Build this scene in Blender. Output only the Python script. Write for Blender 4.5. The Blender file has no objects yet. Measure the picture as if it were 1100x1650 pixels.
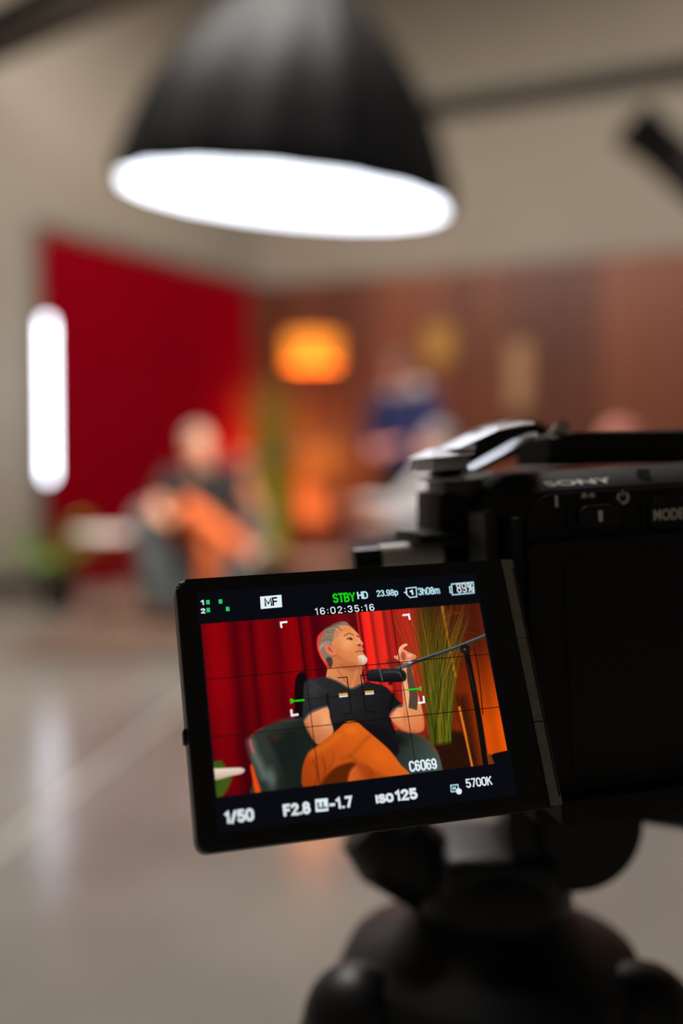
import bpy, bmesh, math, random
import numpy as np
from mathutils import Vector, Matrix, Euler

# ------------------------------------------------------------------ camera, world, lights
scene = bpy.context.scene
COL = scene.collection
scene.view_settings.view_transform = 'Standard'
scene.view_settings.look = 'None'
scene.view_settings.exposure = 0.0
scene.view_settings.gamma = 1.0
scene.view_settings.use_curve_mapping = False
try:
    scene.cycles.use_denoising = True
except Exception:
    pass

cam_data = bpy.data.cameras.new('photo_camera')
cam = bpy.data.objects.new('photo_camera', cam_data)
COL.objects.link(cam)
cam.location = (0.0, 0.0, 0.92)
cam.rotation_euler = (math.radians(90 - 1.96), 0, 0)
cam_data.sensor_fit = 'VERTICAL'
cam_data.sensor_height = 36.0
cam_data.sensor_width = 24.0
cam_data.lens = 35.0
cam_data.clip_start = 0.02
cam_data.dof.use_dof = True
cam_data.dof.focus_distance = 0.213
cam_data.dof.aperture_fstop = 4.2
scene.camera = cam

world = bpy.data.worlds.new('room_ambient')
scene.world = world
world.use_nodes = True
world.node_tree.nodes['Background'].inputs[0].default_value = (1.0, 0.88, 0.76, 1)
world.node_tree.nodes['Background'].inputs[1].default_value = 0.07

SOFTBOX_STRENGTH = 5.0
TUBE_STRENGTH = 9.0
SHADE_STRENGTH = 0.85

def light(name, kind, loc, energy, color, size=0.1, target=None, size_y=None, spot=None, blend=0.5):
    d = bpy.data.lights.new(name, kind)
    d.energy = energy
    d.color = color
    if kind == 'AREA':
        d.size = size
        if size_y:
            d.shape = 'RECTANGLE'
            d.size_y = size_y
    else:
        d.shadow_soft_size = size
    if kind == 'SPOT':
        d.spot_size = math.radians(spot)
        d.spot_blend = blend
    o = bpy.data.objects.new(name, d)
    COL.objects.link(o)
    o.location = loc
    if target is not None:
        o.rotation_euler = (Vector(target) - Vector(loc)).to_track_quat('-Z', 'Y').to_euler()
    return o

# added overhead fill lamps without fixtures, over the set and the open floor
light('fill_light_set', 'AREA', (-0.6, 6.4, 4.7), 135, (1.0, 0.90, 0.78), 3.0, (-0.6, 8.2, 0), 1.2)
light('fill_light_floor', 'AREA', (-0.8, 3.4, 5.2), 235, (1.0, 0.95, 0.90), 3.0, (-0.8, 3.4, 0), 2.0)
light('fill_light_right', 'AREA', (3.4, 5.4, 4.7), 85, (1.0, 0.88, 0.74), 2.0, (2.6, 9.0, 2.5), 1.2)

# added key spots without fixtures, brightening the people on the set
light('added_key_spot', 'SPOT', (-0.2, 3.9, 3.6), 1150, (1.0, 0.90, 0.80), 0.2, (-0.85, 6.2, 0.85), spot=26, blend=0.5)
light('second_added_spot', 'SPOT', (-0.9, 4.2, 3.9), 620, (1.0, 0.94, 0.90), 0.2, (0.45, 5.9, 1.0), spot=30, blend=0.6)

# ------------------------------------------------------------------ helpers
def lin(c):
    return tuple(((x / 255.0) / 12.92 if x / 255.0 <= 0.04045 else ((x / 255.0 + 0.055) / 1.055) ** 2.4) for x in c)

def mat(name, rgb, rough=0.6, metal=0.0, noise=0.0, nscale=20.0, bump=0.0, bscale=80.0, spec=0.5, coat=0.0):
    m = bpy.data.materials.new(name)
    m.use_nodes = True
    nt = m.node_tree
    b = nt.nodes['Principled BSDF']
    c = lin(rgb)
    b.inputs['Base Color'].default_value = (*c, 1)
    b.inputs['Roughness'].default_value = rough
    b.inputs['Metallic'].default_value = metal
    b.inputs['Specular IOR Level'].default_value = spec
    if coat:
        b.inputs['Coat Weight'].default_value = coat
    tc = nt.nodes.new('ShaderNodeTexCoord')
    n = nt.nodes.new('ShaderNodeTexNoise')
    n.inputs['Scale'].default_value = nscale
    n.inputs['Detail'].default_value = 5
    nt.links.new(tc.outputs['Object'], n.inputs['Vector'])
    r = nt.nodes.new('ShaderNodeValToRGB')
    k = noise
    r.color_ramp.elements[0].position = 0.3
    r.color_ramp.elements[1].position = 0.7
    r.color_ramp.elements[0].color = (*[max(0, x * (1 - k)) for x in c], 1)
    r.color_ramp.elements[1].color = (*[min(1, x * (1 + k)) for x in c], 1)
    nt.links.new(n.outputs['Fac'], r.inputs['Fac'])
    nt.links.new(r.outputs['Color'], b.inputs['Base Color'])
    if bump:
        n2 = nt.nodes.new('ShaderNodeTexNoise')
        n2.inputs['Scale'].default_value = bscale
        nt.links.new(tc.outputs['Object'], n2.inputs['Vector'])
        bp = nt.nodes.new('ShaderNodeBump')
        bp.inputs['Strength'].default_value = bump
        bp.inputs['Distance'].default_value = 0.002
        nt.links.new(n2.outputs['Fac'], bp.inputs['Height'])
        nt.links.new(bp.outputs['Normal'], b.inputs['Normal'])
    return m

def emit(name, rgb, strength=1.0):
    m = bpy.data.materials.new(name)
    m.use_nodes = True
    nt = m.node_tree
    nt.nodes.remove(nt.nodes['Principled BSDF'])
    e = nt.nodes.new('ShaderNodeEmission')
    e.inputs[0].default_value = (*lin(rgb), 1)
    e.inputs[1].default_value = strength
    nt.links.new(e.outputs[0], nt.nodes['Material Output'].inputs[0])
    return m

def tag(o, label=None, cat=None, group=None, kind=None):
    if label: o['label'] = label
    if cat: o['category'] = cat
    if group: o['group'] = group
    if kind: o['kind'] = kind
    return o

def link_mesh(name, me, m, parent=None, smooth=False):
    o = bpy.data.objects.new(name, me)
    COL.objects.link(o)
    if m is not None:
        me.materials.append(m)
    if parent is not None:
        o.parent = parent
    if smooth:
        me.polygons.foreach_set('use_smooth', [True] * len(me.polygons))
        try:
            me.set_sharp_from_angle(angle=math.radians(smooth if smooth is not True else 40))
        except Exception:
            pass
    return o

def obj(name, bm, m, parent=None, smooth=False):
    bmesh.ops.recalc_face_normals(bm, faces=bm.faces)
    me = bpy.data.meshes.new(name)
    bm.to_mesh(me)
    bm.free()
    return link_mesh(name, me, m, parent, smooth)

def empty(name, loc=(0, 0, 0), rz=0.0, parent=None):
    o = bpy.data.objects.new(name, None)
    COL.objects.link(o)
    o.empty_display_size = 0.05
    o.location = loc
    o.rotation_euler = (0, 0, rz)
    if parent is not None:
        o.parent = parent
    return o

def box(bm, c, s, bev=0.0, seg=2, rot=None):
    r = bmesh.ops.create_cube(bm, size=1.0)
    vs = r['verts']
    bmesh.ops.scale(bm, vec=Vector(s), verts=vs)
    if bev:
        es = list({e for v in vs for e in v.link_edges})
        rr = bmesh.ops.bevel(bm, geom=es, offset=bev, segments=seg, affect='EDGES', profile=0.5)
        vs = list({v for f in rr['faces'] for v in f.verts} | {v for v in vs if v.is_valid})
    M = Matrix.Translation(Vector(c))
    if rot is not None:
        M = M @ Euler(rot).to_matrix().to_4x4()
    bmesh.ops.transform(bm, matrix=M, verts=vs)
    return vs

def cone(bm, p0, r0, p1, r1, seg=24, caps=True):
    p0, p1 = Vector(p0), Vector(p1)
    d = p1 - p0
    q = d.to_track_quat('Z', 'Y').to_matrix().to_4x4()
    M = Matrix.Translation((p0 + p1) / 2) @ q
    return bmesh.ops.create_cone(bm, cap_ends=caps, cap_tris=False, segments=seg, radius1=r0, radius2=r1, depth=d.length, matrix=M)['verts']

def ball(bm, c, r, seg=20, rot=None):
    if not hasattr(r, '__len__'): r = (r, r, r)
    M = Matrix.Translation(Vector(c))
    if rot is not None:
        M = M @ (rot.to_4x4() if isinstance(rot, Matrix) else Euler(rot).to_matrix().to_4x4())
    M = M @ Matrix.Diagonal((*r, 1))
    return bmesh.ops.create_uvsphere(bm, u_segments=seg, v_segments=max(8, seg // 2 + 2), radius=1.0, matrix=M)['verts']

def lathe(bm, prof, seg=48, mod=None, close=True):
    """prof: list of (r, z); revolve about local Z."""
    rings = []
    for (r, z) in prof:
        ring = []
        for i in range(seg):
            a = 2 * math.pi * i / seg
            k = mod(a, r, z) if mod else 1.0
            ring.append(bm.verts.new((r * k * math.cos(a), r * k * math.sin(a), z)))
        rings.append(ring)
    for a, b in zip(rings, rings[1:]):
        for i in range(seg):
            bm.faces.new((a[i], a[(i + 1) % seg], b[(i + 1) % seg], b[i]))
    if close:
        bm.faces.new(rings[0])
        bm.faces.new(rings[-1])
    return rings

def prism(bm, pts, z0, z1, bev=0.0, seg=2):
    """polygon in the local XY plane extruded along local Z."""
    vs0 = [bm.verts.new((x, y, z0)) for x, y in pts]
    vs1 = [bm.verts.new((x, y, z1)) for x, y in pts]
    n = len(pts)
    fs = [bm.faces.new(vs0), bm.faces.new(vs1)]
    for i in range(n):
        fs.append(bm.faces.new((vs0[i], vs0[(i + 1) % n], vs1[(i + 1) % n], vs1[i])))
    if bev:
        es = list({e for f in fs[:2] for e in f.edges})
        bmesh.ops.bevel(bm, geom=es, offset=bev, segments=seg, affect='EDGES', profile=0.5)

def tube(bm, pts, r, seg=10):
    """swept round tube through points; r number or list."""
    pts = [Vector(p) for p in pts]
    rr = r if hasattr(r, '__len__') else [r] * len(pts)
    rings = []
    for i, p in enumerate(pts):
        t = (pts[min(i + 1, len(pts) - 1)] - pts[max(i - 1, 0)]).normalized()
        u = t.orthogonal().normalized() if i == 0 else (u - t * u.dot(t)).normalized()
        w = t.cross(u)
        rings.append([bm.verts.new(p + (u * math.cos(2 * math.pi * k / seg) + w * math.sin(2 * math.pi * k / seg)) * rr[i]) for k in range(seg)])
    for a, b in zip(rings, rings[1:]):
        for k in range(seg):
            bm.faces.new((a[k], a[(k + 1) % seg], b[(k + 1) % seg], b[k]))
    bm.faces.new(rings[0]); bm.faces.new(rings[-1])

def rrect(x0, y0, x1, y1, r, seg=6):
    if not hasattr(r, '__len__'): r = (r, r, r, r)      # bl, br, tr, tl
    pts = []
    for (cx, cy, a0, rad) in ((x0 + r[0], y0 + r[0], 180, r[0]), (x1 - r[1], y0 + r[1], 270, r[1]), (x1 - r[2], y1 - r[2], 0, r[2]), (x0 + r[3], y1 - r[3], 90, r[3])):
        for i in range(seg + 1):
            a = math.radians(a0 + 90 * i / seg)
            pts.append((cx + rad * math.cos(a), cy + rad * math.sin(a)))
    return pts

def mm(pts):
    return [(x / 1000.0, y / 1000.0) for x, y in pts]

def text_mesh(name, body, x0, y0, x1, y1, z, m, parent, bold=0.0, depth=0.0):
    """lettering filling the rectangle x0..x1, y0..y1 (millimetres) of the parent's local XY plane."""
    cu = bpy.data.curves.new(name, 'FONT')
    cu.body = body
    cu.offset = bold
    t = bpy.data.objects.new(name + '_tmp', cu)
    COL.objects.link(t)
    bpy.context.view_layer.update()
    dg = bpy.context.evaluated_depsgraph_get()
    me = bpy.data.meshes.new_from_object(t.evaluated_get(dg))
    bpy.data.objects.remove(t)
    n = len(me.vertices)
    co = np.empty(n * 3); me.vertices.foreach_get('co', co); co = co.reshape(-1, 3)
    lo, hi = co.min(0), co.max(0)
    co[:, 0] = (x0 + (co[:, 0] - lo[0]) / (hi[0] - lo[0]) * (x1 - x0)) / 1000
    co[:, 1] = (y0 + (co[:, 1] - lo[1]) / (hi[1] - lo[1]) * (y1 - y0)) / 1000
    co[:, 2] = z / 1000
    me.vertices.foreach_set('co', co.ravel())
    me.update()
    me.materials.clear()
    me.name = name
    return link_mesh(name, me, m, parent)

# ------------------------------------------------------------------ room
H = 6.2
CORNER = Vector((-0.91, 10.40, 0))
DR = Vector((3.91, -1.70, 0)).normalized()      # along the panelled wall
DL = Vector((-1.52, -2.40, 0)).normalized()     # along the curtained wall
NR = Vector((DR.y, -DR.x, 0))                   # into the room from the panelled wall
if NR.y > 0: NR = -NR
NL = Vector((DL.y, -DL.x, 0))
if NL.x < 0: NL = -NL

def slab(bm, a, b, n, t0, t1, z0, z1):
    """vertical slab along a..b, from t0 to t1 along the inward normal n."""
    vs = []
    for z in (z0, z1):
        for (p, t) in ((a, t0), (b, t0), (b, t1), (a, t1)):
            q = p + n * t
            vs.append(bm.verts.new((q.x, q.y, z)))
    for f in ((0, 1, 2, 3), (4, 5, 6, 7), (0, 1, 5, 4), (1, 2, 6, 5), (2, 3, 7, 6), (3, 0, 4, 7)):
        bm.faces.new([vs[i] for i in f])

wall_paint = mat('warm_white_paint', (142, 136, 126), 0.85, noise=0.04, nscale=1.2, bump=0.1, bscale=60)
bm = bmesh.new(); slab(bm, CORNER - DR * 0.2, CORNER + DR * 9.0, NR, -0.2, 0, 0, H)
tag(obj('wall_right', bm, wall_paint), kind='structure')
bm = bmesh.new(); slab(bm, CORNER - DL * 0.2, CORNER + DL * 8.0, NL, -0.2, 0, 0, H)
tag(obj('wall_left', bm, wall_paint), kind='structure')

def concrete():
    m = mat('polished_concrete', (150, 142, 133), 0.34)
    nt = m.node_tree; b = nt.nodes['Principled BSDF']
    tc = nt.nodes['Texture Coordinate']
    n1 = nt.nodes.new('ShaderNodeTexNoise'); n1.inputs['Scale'].default_value = 0.9; n1.inputs['Detail'].default_value = 6; n1.inputs['Roughness'].default_value = 0.55
    nt.links.new(tc.outputs['Object'], n1.inputs['Vector'])
    r = nt.nodes.new('ShaderNodeValToRGB')
    r.color_ramp.elements[0].position = 0.32; r.color_ramp.elements[0].color = (*lin((126, 119, 112)), 1)
    r.color_ramp.elements[1].position = 0.66; r.color_ramp.elements[1].color = (*lin((160, 152, 143)), 1)
    nt.links.new(n1.outputs['Fac'], r.inputs['Fac']); nt.links.new(r.outputs['Color'], b.inputs['Base Color'])
    r2 = nt.nodes.new('ShaderNodeMapRange'); r2.inputs['To Min'].default_value = 0.10; r2.inputs['To Max'].default_value = 0.28
    nt.links.new(n1.outputs['Fac'], r2.inputs['Value']); nt.links.new(r2.outputs['Result'], b.inputs['Roughness'])
    return m
bm = bmesh.new(); box(bm, (0, 4.5, -0.1), (18, 17, 0.2))
tag(obj('floor', bm, concrete()), kind='structure')
bm = bmesh.new(); box(bm, (0, 4.5, H + 0.1), (18, 17, 0.2))
tag(obj('ceiling', bm, mat('ceiling_paint', (120, 112, 100), 0.9, noise=0.05, nscale=1)), kind='structure')

# pale saw-cut joint filler in the concrete
bm = bmesh.new(); slab(bm, Vector((-0.93, 1.8, 0)), Vector((-0.52, 5.1, 0)), Vector((1, 0, 0)), -0.012, 0.012, -0.01, 0.0015)
tag(obj('floor_joint', bm, mat('pale_joint_filler', (205, 198, 188), 0.3, noise=0.1, nscale=6)), kind='structure')

# timber panelling on the lower part of the right wall: vertical boards
def wood_mat():
    m = mat('red_brown_timber', (92, 48, 30), 0.45, bump=0.15, bscale=20)
    nt = m.node_tree; b = nt.nodes['Principled BSDF']
    tc = nt.nodes['Texture Coordinate']
    at = nt.nodes.new('ShaderNodeAttribute'); at.attribute_name = 'board'
    mp = nt.nodes.new('ShaderNodeMapping'); mp.inputs['Scale'].default_value = (9, 9, 0.5)
    nt.links.new(tc.outputs['Object'], mp.inputs['Vector'])
    n = nt.nodes.new('ShaderNodeTexNoise'); n.inputs['Scale'].default_value = 2.0; n.inputs['Detail'].default_value = 6
    nt.links.new(mp.outputs['Vector'], n.inputs['Vector'])
    add = nt.nodes.new('ShaderNodeMath'); add.operation = 'ADD'
    mul = nt.nodes.new('ShaderNodeMath'); mul.operation = 'MULTIPLY'; mul.inputs[1].default_value = 0.5
    nt.links.new(n.outputs['Fac'], mul.inputs[0]); nt.links.new(mul.outputs[0], add.inputs[0]); nt.links.new(at.outputs['Fac'], add.inputs[1])
    r = nt.nodes.new('ShaderNodeValToRGB')
    r.color_ramp.elements[0].position = 0.2; r.color_ramp.elements[0].color = (*lin((78, 38, 24)), 1)
    r.color_ramp.elements[1].position = 0.9; r.color_ramp.elements[1].color = (*lin((132, 72, 46)), 1)
    nt.links.new(add.outputs[0], r.inputs['Fac']); nt.links.new(r.outputs['Color'], b.inputs['Base Color'])
    return m
rng = random.Random(4)
bm = bmesh.new()
lay = bm.faces.layers.float.new('board')
x = 0.02
while x < 8.6:
    w = 0.235
    f0 = len(bm.faces)
    slab(bm, CORNER + DR * (x + 0.006), CORNER + DR * (x + w - 0.006), NR, 0.012, 0.035, 0.09, 2.9)
    bm.faces.ensure_lookup_table()
    v = rng.random() * 0.6
    for f in bm.faces[f0:]: f[lay] = v
    x += w
slab(bm, CORNER + DR * 0.02, CORNER + DR * 8.6, NR, 0.0, 0.014, 0.0, 2.9)
tag(obj('wall_right_panelling', bm, wood_mat()), kind='structure')
bm = bmesh.new(); slab(bm, CORNER + DR * 0.02, CORNER + DR * 8.6, NR, 0.0, 0.045, 0, 0.09)
tag(obj('baseboard_right', bm, mat('dark_baseboard', (38, 26, 20), 0.5, noise=0.1)), kind='structure')
bm = bmesh.new(); slab(bm, CORNER + DL * 2.9, CORNER + DL * 8.0, NL, 0.0, 0.02, 0, 0.16)
tag(obj('baseboard_left', bm, mat('charcoal_baseboard', (52, 52, 50), 0.5, noise=0.1)), kind='structure')

# dark steel beam crossing under the ceiling, top left; it meets the left wall
black_steel = mat('black_steel', (26, 24, 22), 0.5, 0.2, noise=0.15, nscale=6)
def ibeam(name, a, b, z, h, w, m):
    a, b = Vector(a), Vector(b)
    d = (b - a).normalized(); n = Vector((d.y, -d.x, 0))
    bm = bmesh.new()
    slab(bm, a, b, n, -w / 2, w / 2, z - h / 2, z - h / 2 + 0.035)
    slab(bm, a, b, n, -w / 2, w / 2, z + h / 2 - 0.035, z + h / 2)
    slab(bm, a, b, n, -0.03, 0.03, z - h / 2 + 0.03, z + h / 2 - 0.03)
    return obj(name, bm, m)
tag(ibeam('ceiling_beam', (-3.02, 7.49, 0), (3.4, 2.5, 0), 3.98, 0.30, 0.16, mat('dark_brown_steel', (46, 42, 36), 0.6, 0.1, noise=0.2, nscale=5)), kind='structure')

# black lighting rail fixed high along the panelled wall
bm = bmesh.new()
slab(bm, CORNER + DR * 0.6, CORNER + DR * 8.6, NR, 0.06, 0.14, 4.34, 4.49)
rail = obj('lighting_rail', bm, black_steel)
tag(rail, 'long black lighting rail fixed high across the white wall', 'rail')
for s in (1.2, 3.2, 5.2, 7.2):
    bm = bmesh.new(); slab(bm, CORNER + DR * s, CORNER + DR * (s + 0.06), NR, 0.0, 0.07, 4.38, 4.45)
    obj('bracket', bm, black_steel, rail)

# ------------------------------------------------------------------ red curtain on the left wall
def curtain():
    m = mat('red_velvet', (172, 0, 30), 0.9, noise=0.08, nscale=5, bump=0.1, bscale=120, spec=0.05)
    bm = bmesh.new()
    n, L, zt = 400, 2.70, 2.88
    r = random.Random(9)
    ph = [r.uniform(0, 6.28) for _ in range(6)]
    rows = []
    zs = [0.02, 0.5, 1.2, 2.0, 2.6, 2.8, zt]
    for z in zs:
        amp = 0.055 if z < 2.5 else 0.035
        row = []
        for i in range(n + 1):
            s = L * i / n
            off = 0.10 + amp * math.sin(s * 2 * math.pi / 0.19 + 1.2 * math.sin(s * 3.1 + ph[0])) + 0.012 * math.sin(s * 51 + ph[1] + z)
            p = CORNER + DL * (0.18 + s) + NL * off
            row.append(bm.verts.new((p.x, p.y, z)))
        rows.append(row)
    for a, b in zip(rows, rows[1:]):
        for i in range(n):
            bm.faces.new((a[i], a[i + 1], b[i + 1], b[i]))
    bmesh.ops.solidify(bm, geom=bm.faces[:], thickness=0.006)
    root = obj('curtain', bm, m, None, 60)
    tag(root, 'deep red pleated floor-length curtain hung along the left wall', 'curtain')
    bm = bmesh.new()
    a, b = CORNER + DL * 0.03 + NL * 0.13, CORNER + DL * 2.95 + NL * 0.13
    cone(bm, (a.x, a.y, 2.90), 0.016, (b.x, b.y, 2.90), 0.016, 16)
    for t in (0.1, 1.5, 2.9):
        q0, q1 = CORNER + DL * t, CORNER + DL * t + NL * 0.14
        cone(bm, (q0.x, q0.y, 2.90), 0.012, (q1.x, q1.y, 2.90), 0.012, 10)
    obj('curtain_rod', bm, black_steel, root)
curtain()

# rug
rugm = mat('brown_rug', (112, 88, 74), 0.95, noise=0.12, nscale=9, bump=0.6, bscale=200)
bm = bmesh.new(); prism(bm, rrect(-1.75, 5.13, 1.75, 7.6, 0.05), 0.001, 0.014, 0.004)
tag(obj('rug', bm, rugm), 'flat brown woven rug spread beneath the armchairs', 'rug')

# ------------------------------------------------------------------ overhead softbox
def softbox():
    root = empty('softbox', (-0.193, 3.40, 1.868))
    root.rotation_euler = (math.radians(6.3), math.radians(5.1), 0)
    tag(root, 'huge black ribbed dome softbox with glowing white front hanging overhead', 'studio light')
    fab = mat('black_softbox_fabric', (38, 36, 35), 0.5, noise=0.2, nscale=7, spec=0.6)
    ribs = 16
    def mod(a, r, z):
        return 1 - 0.028 * (0.5 - 0.5 * math.cos(a * ribs))
    bm = bmesh.new()
    prof = [(0.548, -0.006), (0.570, -0.012), (0.574, 0.02), (0.552, 0.09), (0.520, 0.18), (0.475, 0.28), (0.412, 0.38), (0.332, 0.48), (0.245, 0.57), (0.170, 0.635), (0.105, 0.68)]
    lathe(bm, prof, 128, mod, close=False)
    bmesh.ops.solidify(bm, geom=bm.faces[:], thickness=0.004)
    obj('dome', bm, fab, root, 50)
    bm = bmesh.new()
    for k in range(ribs):
        a = 2 * math.pi * k / ribs
        tube(bm, [((r + 0.003) * math.cos(a), (r + 0.003) * math.sin(a), z) for r, z in prof[2:]], 0.005, 6)
    obj('dome_rib', bm, mat('rib_sleeve', (24, 24, 25), 0.35), root, True)
    bm = bmesh.new()
    lathe(bm, [(0.001, -0.004), (0.3, -0.006), (0.532, -0.004), (0.548, -0.002)], 128, lambda a, r, z: (1 - 0.012 * (0.5 - 0.5 * math.cos(a * ribs))) if r > 0.5 else 1, close=False)
    obj('diffuser', bm, emit('softbox_glow', (238, 243, 255), SOFTBOX_STRENGTH), root, True)
    bm = bmesh.new(); lathe(bm, [(0.105, 0.67), (0.105, 0.71), (0.07, 0.72), (0.07, 0.98), (0.05, 1.0)], 40)
    obj('lamp_head', bm, black_steel, root, 40)
    bm = bmesh.new(); box(bm, (0.085, 0, 0.90), (0.015, 0.03, 0.22), 0.004); box(bm, (-0.085, 0, 0.90), (0.015, 0.03, 0.22), 0.004); box(bm, (0, 0, 1.02), (0.185, 0.03, 0.02), 0.004)
    obj('yoke', bm, black_steel, root)
    bm = bmesh.new(); cone(bm, (0, 0, 1.02), 0.022, (-0.29, 0, 4.32), 0.022, 16)
    cone(bm, (-0.29, 0, 4.29), 0.08, (-0.29, 0, 4.31), 0.08, 20)
    obj('hanging_pole', bm, black_steel, root, True)
softbox()

# ------------------------------------------------------------------ vertical light tube on a slim stand
def tube_light():
    root = empty('light_tube', (-2.147, 7.30, 0))
    tag(root, 'upright glowing white light tube before the red curtain', 'tube light')
    bm = bmesh.new(); cone(bm, (0, 0, 0.94), 0.028, (0, 0, 2.05), 0.028, 28)
    ball(bm, (0, 0, 2.05), 0.028); ball(bm, (0, 0, 0.94), 0.028)
    obj('glowing_tube', bm, emit('tube_glow', (236, 242, 255), TUBE_STRENGTH), root, True)
    bm = bmesh.new(); cone(bm, (0, 0, 0.86), 0.030, (0, 0, 0.912), 0.030, 24); obj('end_cap', bm, black_steel, root, True)
    bm = bmesh.new(); cone(bm, (0, 0, 0.30), 0.009, (0, 0, 0.86), 0.009, 12); obj('stand_pole', bm, black_steel, root, True)
    for k in range(3):
        a = math.radians(90 + 120 * k)
        bm = bmesh.new(); cone(bm, (0, 0, 0.34), 0.008, (0.16 * math.cos(a), 0.16 * math.sin(a), 0.008), 0.008, 10)
        obj('leg', bm, black_steel, root, True)
tube_light()

# ------------------------------------------------------------------ orange floor lamp and uplight
def floor_lamp():
    root = empty('floor_lamp', (-0.228, 7.80, 0))
    tag(root, 'tall floor lamp with lit orange drum shade before timber wall', 'lamp')
    sm = bpy.data.materials.new('glowing_orange_linen'); sm.use_nodes = True
    nt = sm.node_tree; b = nt.nodes['Principled BSDF']
    b.inputs['Base Color'].default_value = (*lin((235, 140, 50)), 1); b.inputs['Roughness'].default_value = 0.9
    tc = nt.nodes.new('ShaderNodeTexCoord'); wv = nt.nodes.new('ShaderNodeTexNoise'); wv.inputs['Scale'].default_value = 60
    nt.links.new(tc.outputs['Object'], wv.inputs['Vector'])
    r = nt.nodes.new('ShaderNodeValToRGB'); r.color_ramp.elements[0].color = (*lin((250, 126, 16)), 1); r.color_ramp.elements[1].color = (*lin((255, 150, 34)), 1)
    nt.links.new(wv.outputs['Fac'], r.inputs['Fac']); nt.links.new(r.outputs['Color'], b.inputs['Emission Color'])
    b.inputs['Emission Strength'].default_value = SHADE_STRENGTH
    bm = bmesh.new(); lathe(bm, [(0.21, 1.80), (0.217, 1.80), (0.217, 2.03), (0.21, 2.03)], 56, close=False)
    bm.faces.ensure_lookup_table()
    obj('lamp_shade', bm, sm, root, 40)
    bm = bmesh.new(); cone(bm, (0, 0, 0.02), 0.011, (0, 0, 1.90), 0.011, 14)
    for k in range(3):
        a = 2.1 * k; cone(bm, (0, 0, 2.00), 0.004, (0.212 * math.cos(a), 0.212 * math.sin(a), 2.02), 0.004, 6)
    cone(bm, (0, 0, 1.95), 0.006, (0, 0, 2.01), 0.006, 8)
    obj('pole', bm, black_steel, root, True)
    bm = bmesh.new(); ball(bm, (0, 0, 1.93), 0.035); obj('bulb', bm, emit('warm_bulb', (255, 190, 110), 6), root, True)
    bm = bmesh.new(); lathe(bm, [(0.16, 0.0), (0.16, 0.018), (0.03, 0.03)], 40); obj('base', bm, black_steel, root, 40)
    light('lamp_bulb_light', 'POINT', (-0.228, 7.80, 1.90), 26, (1.0, 0.42, 0.10), 0.05)
floor_lamp()

def uplight():
    root = empty('uplight', (-0.30, 9.72, 0))
    tag(root, 'small black floor uplight throwing orange light up the timber wall', 'lamp')
    bm = bmesh.new(); lathe(bm, [(0.07, 0.0), (0.07, 0.012), (0.02, 0.02), (0.02, 0.06)], 28); obj('base', bm, black_steel, root, True)
    bm = bmesh.new(); lathe(bm, [(0.045, 0.06), (0.055, 0.08), (0.055, 0.22), (0.048, 0.22), (0.046, 0.2)], 28, close=False); obj('barrel', bm, black_steel, root, 40)
    bm = bmesh.new(); lathe(bm, [(0.001, 0.195), (0.046, 0.195)], 28, close=False); obj('lens', bm, emit('amber_lens', (255, 140, 30), 6), root)
    light('uplight_beam', 'SPOT', (-0.30, 9.72, 0.24), 240, (1.0, 0.54, 0.17), 0.03, (-0.29, 10.10, 0.66), spot=43, blend=1.0)
    light('added_curtain_glow', 'POINT', (-0.66, 9.66, 1.15), 42, (1.0, 0.30, 0.03), 0.08)  # added bare lamp, puts an orange glow on the curtain end
uplight()

# ------------------------------------------------------------------ black spotlight, upper right, on its stand outside the frame
def spotlight():
    root = empty('spotlight_stand', (1.78, 3.95, 0))
    tag(root, 'black tubular spotlight angled down from the upper right', 'studio light')
    bm = bmesh.new()
    c0, c1 = Vector((1.15, 4.0, 2.33)) - Vector((1.78, 3.95, 0)), Vector((1.52, 3.96, 1.99)) - Vector((1.78, 3.95, 0))
    cone(bm, c0, 0.10, c0 + (c1 - c0) * 0.3, 0.085, 28); cone(bm, c0 + (c1 - c0) * 0.3, 0.085, c1, 0.09, 28)
    obj('barrel', bm, black_steel, root, 40)
    d = (c1 - c0).normalized()
    bm = bmesh.new(); cone(bm, c0 + (c1 - c0) * 0.55 + Vector((0, -0.06, 0)), 0.035, c0 + (c1 - c0) * 0.55 + Vector((0, -0.09, 0)), 0.035, 20)
    obj('grey_disc', bm, mat('plain_grey', (120, 118, 114), 0.5), root, True)  # plain grey disc on the side of the barrel
    bm = bmesh.new(); cone(bm, c1, 0.014, (0, 0, 1.98), 0.014, 12); obj('arm', bm, black_steel, root, True)
    bm = bmesh.new(); cone(bm, (0, 0, 0.3), 0.016, (0, 0, 2.05), 0.016, 14); obj('stand_pole', bm, black_steel, root, True)
    for k in range(3):
        a = math.radians(30 + 120 * k)
        bm = bmesh.new(); cone(bm, (0, 0, 0.4), 0.011, (0.42 * math.cos(a), 0.42 * math.sin(a), 0.012), 0.011, 10); obj('leg', bm, black_steel, root, True)
spotlight()

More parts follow.
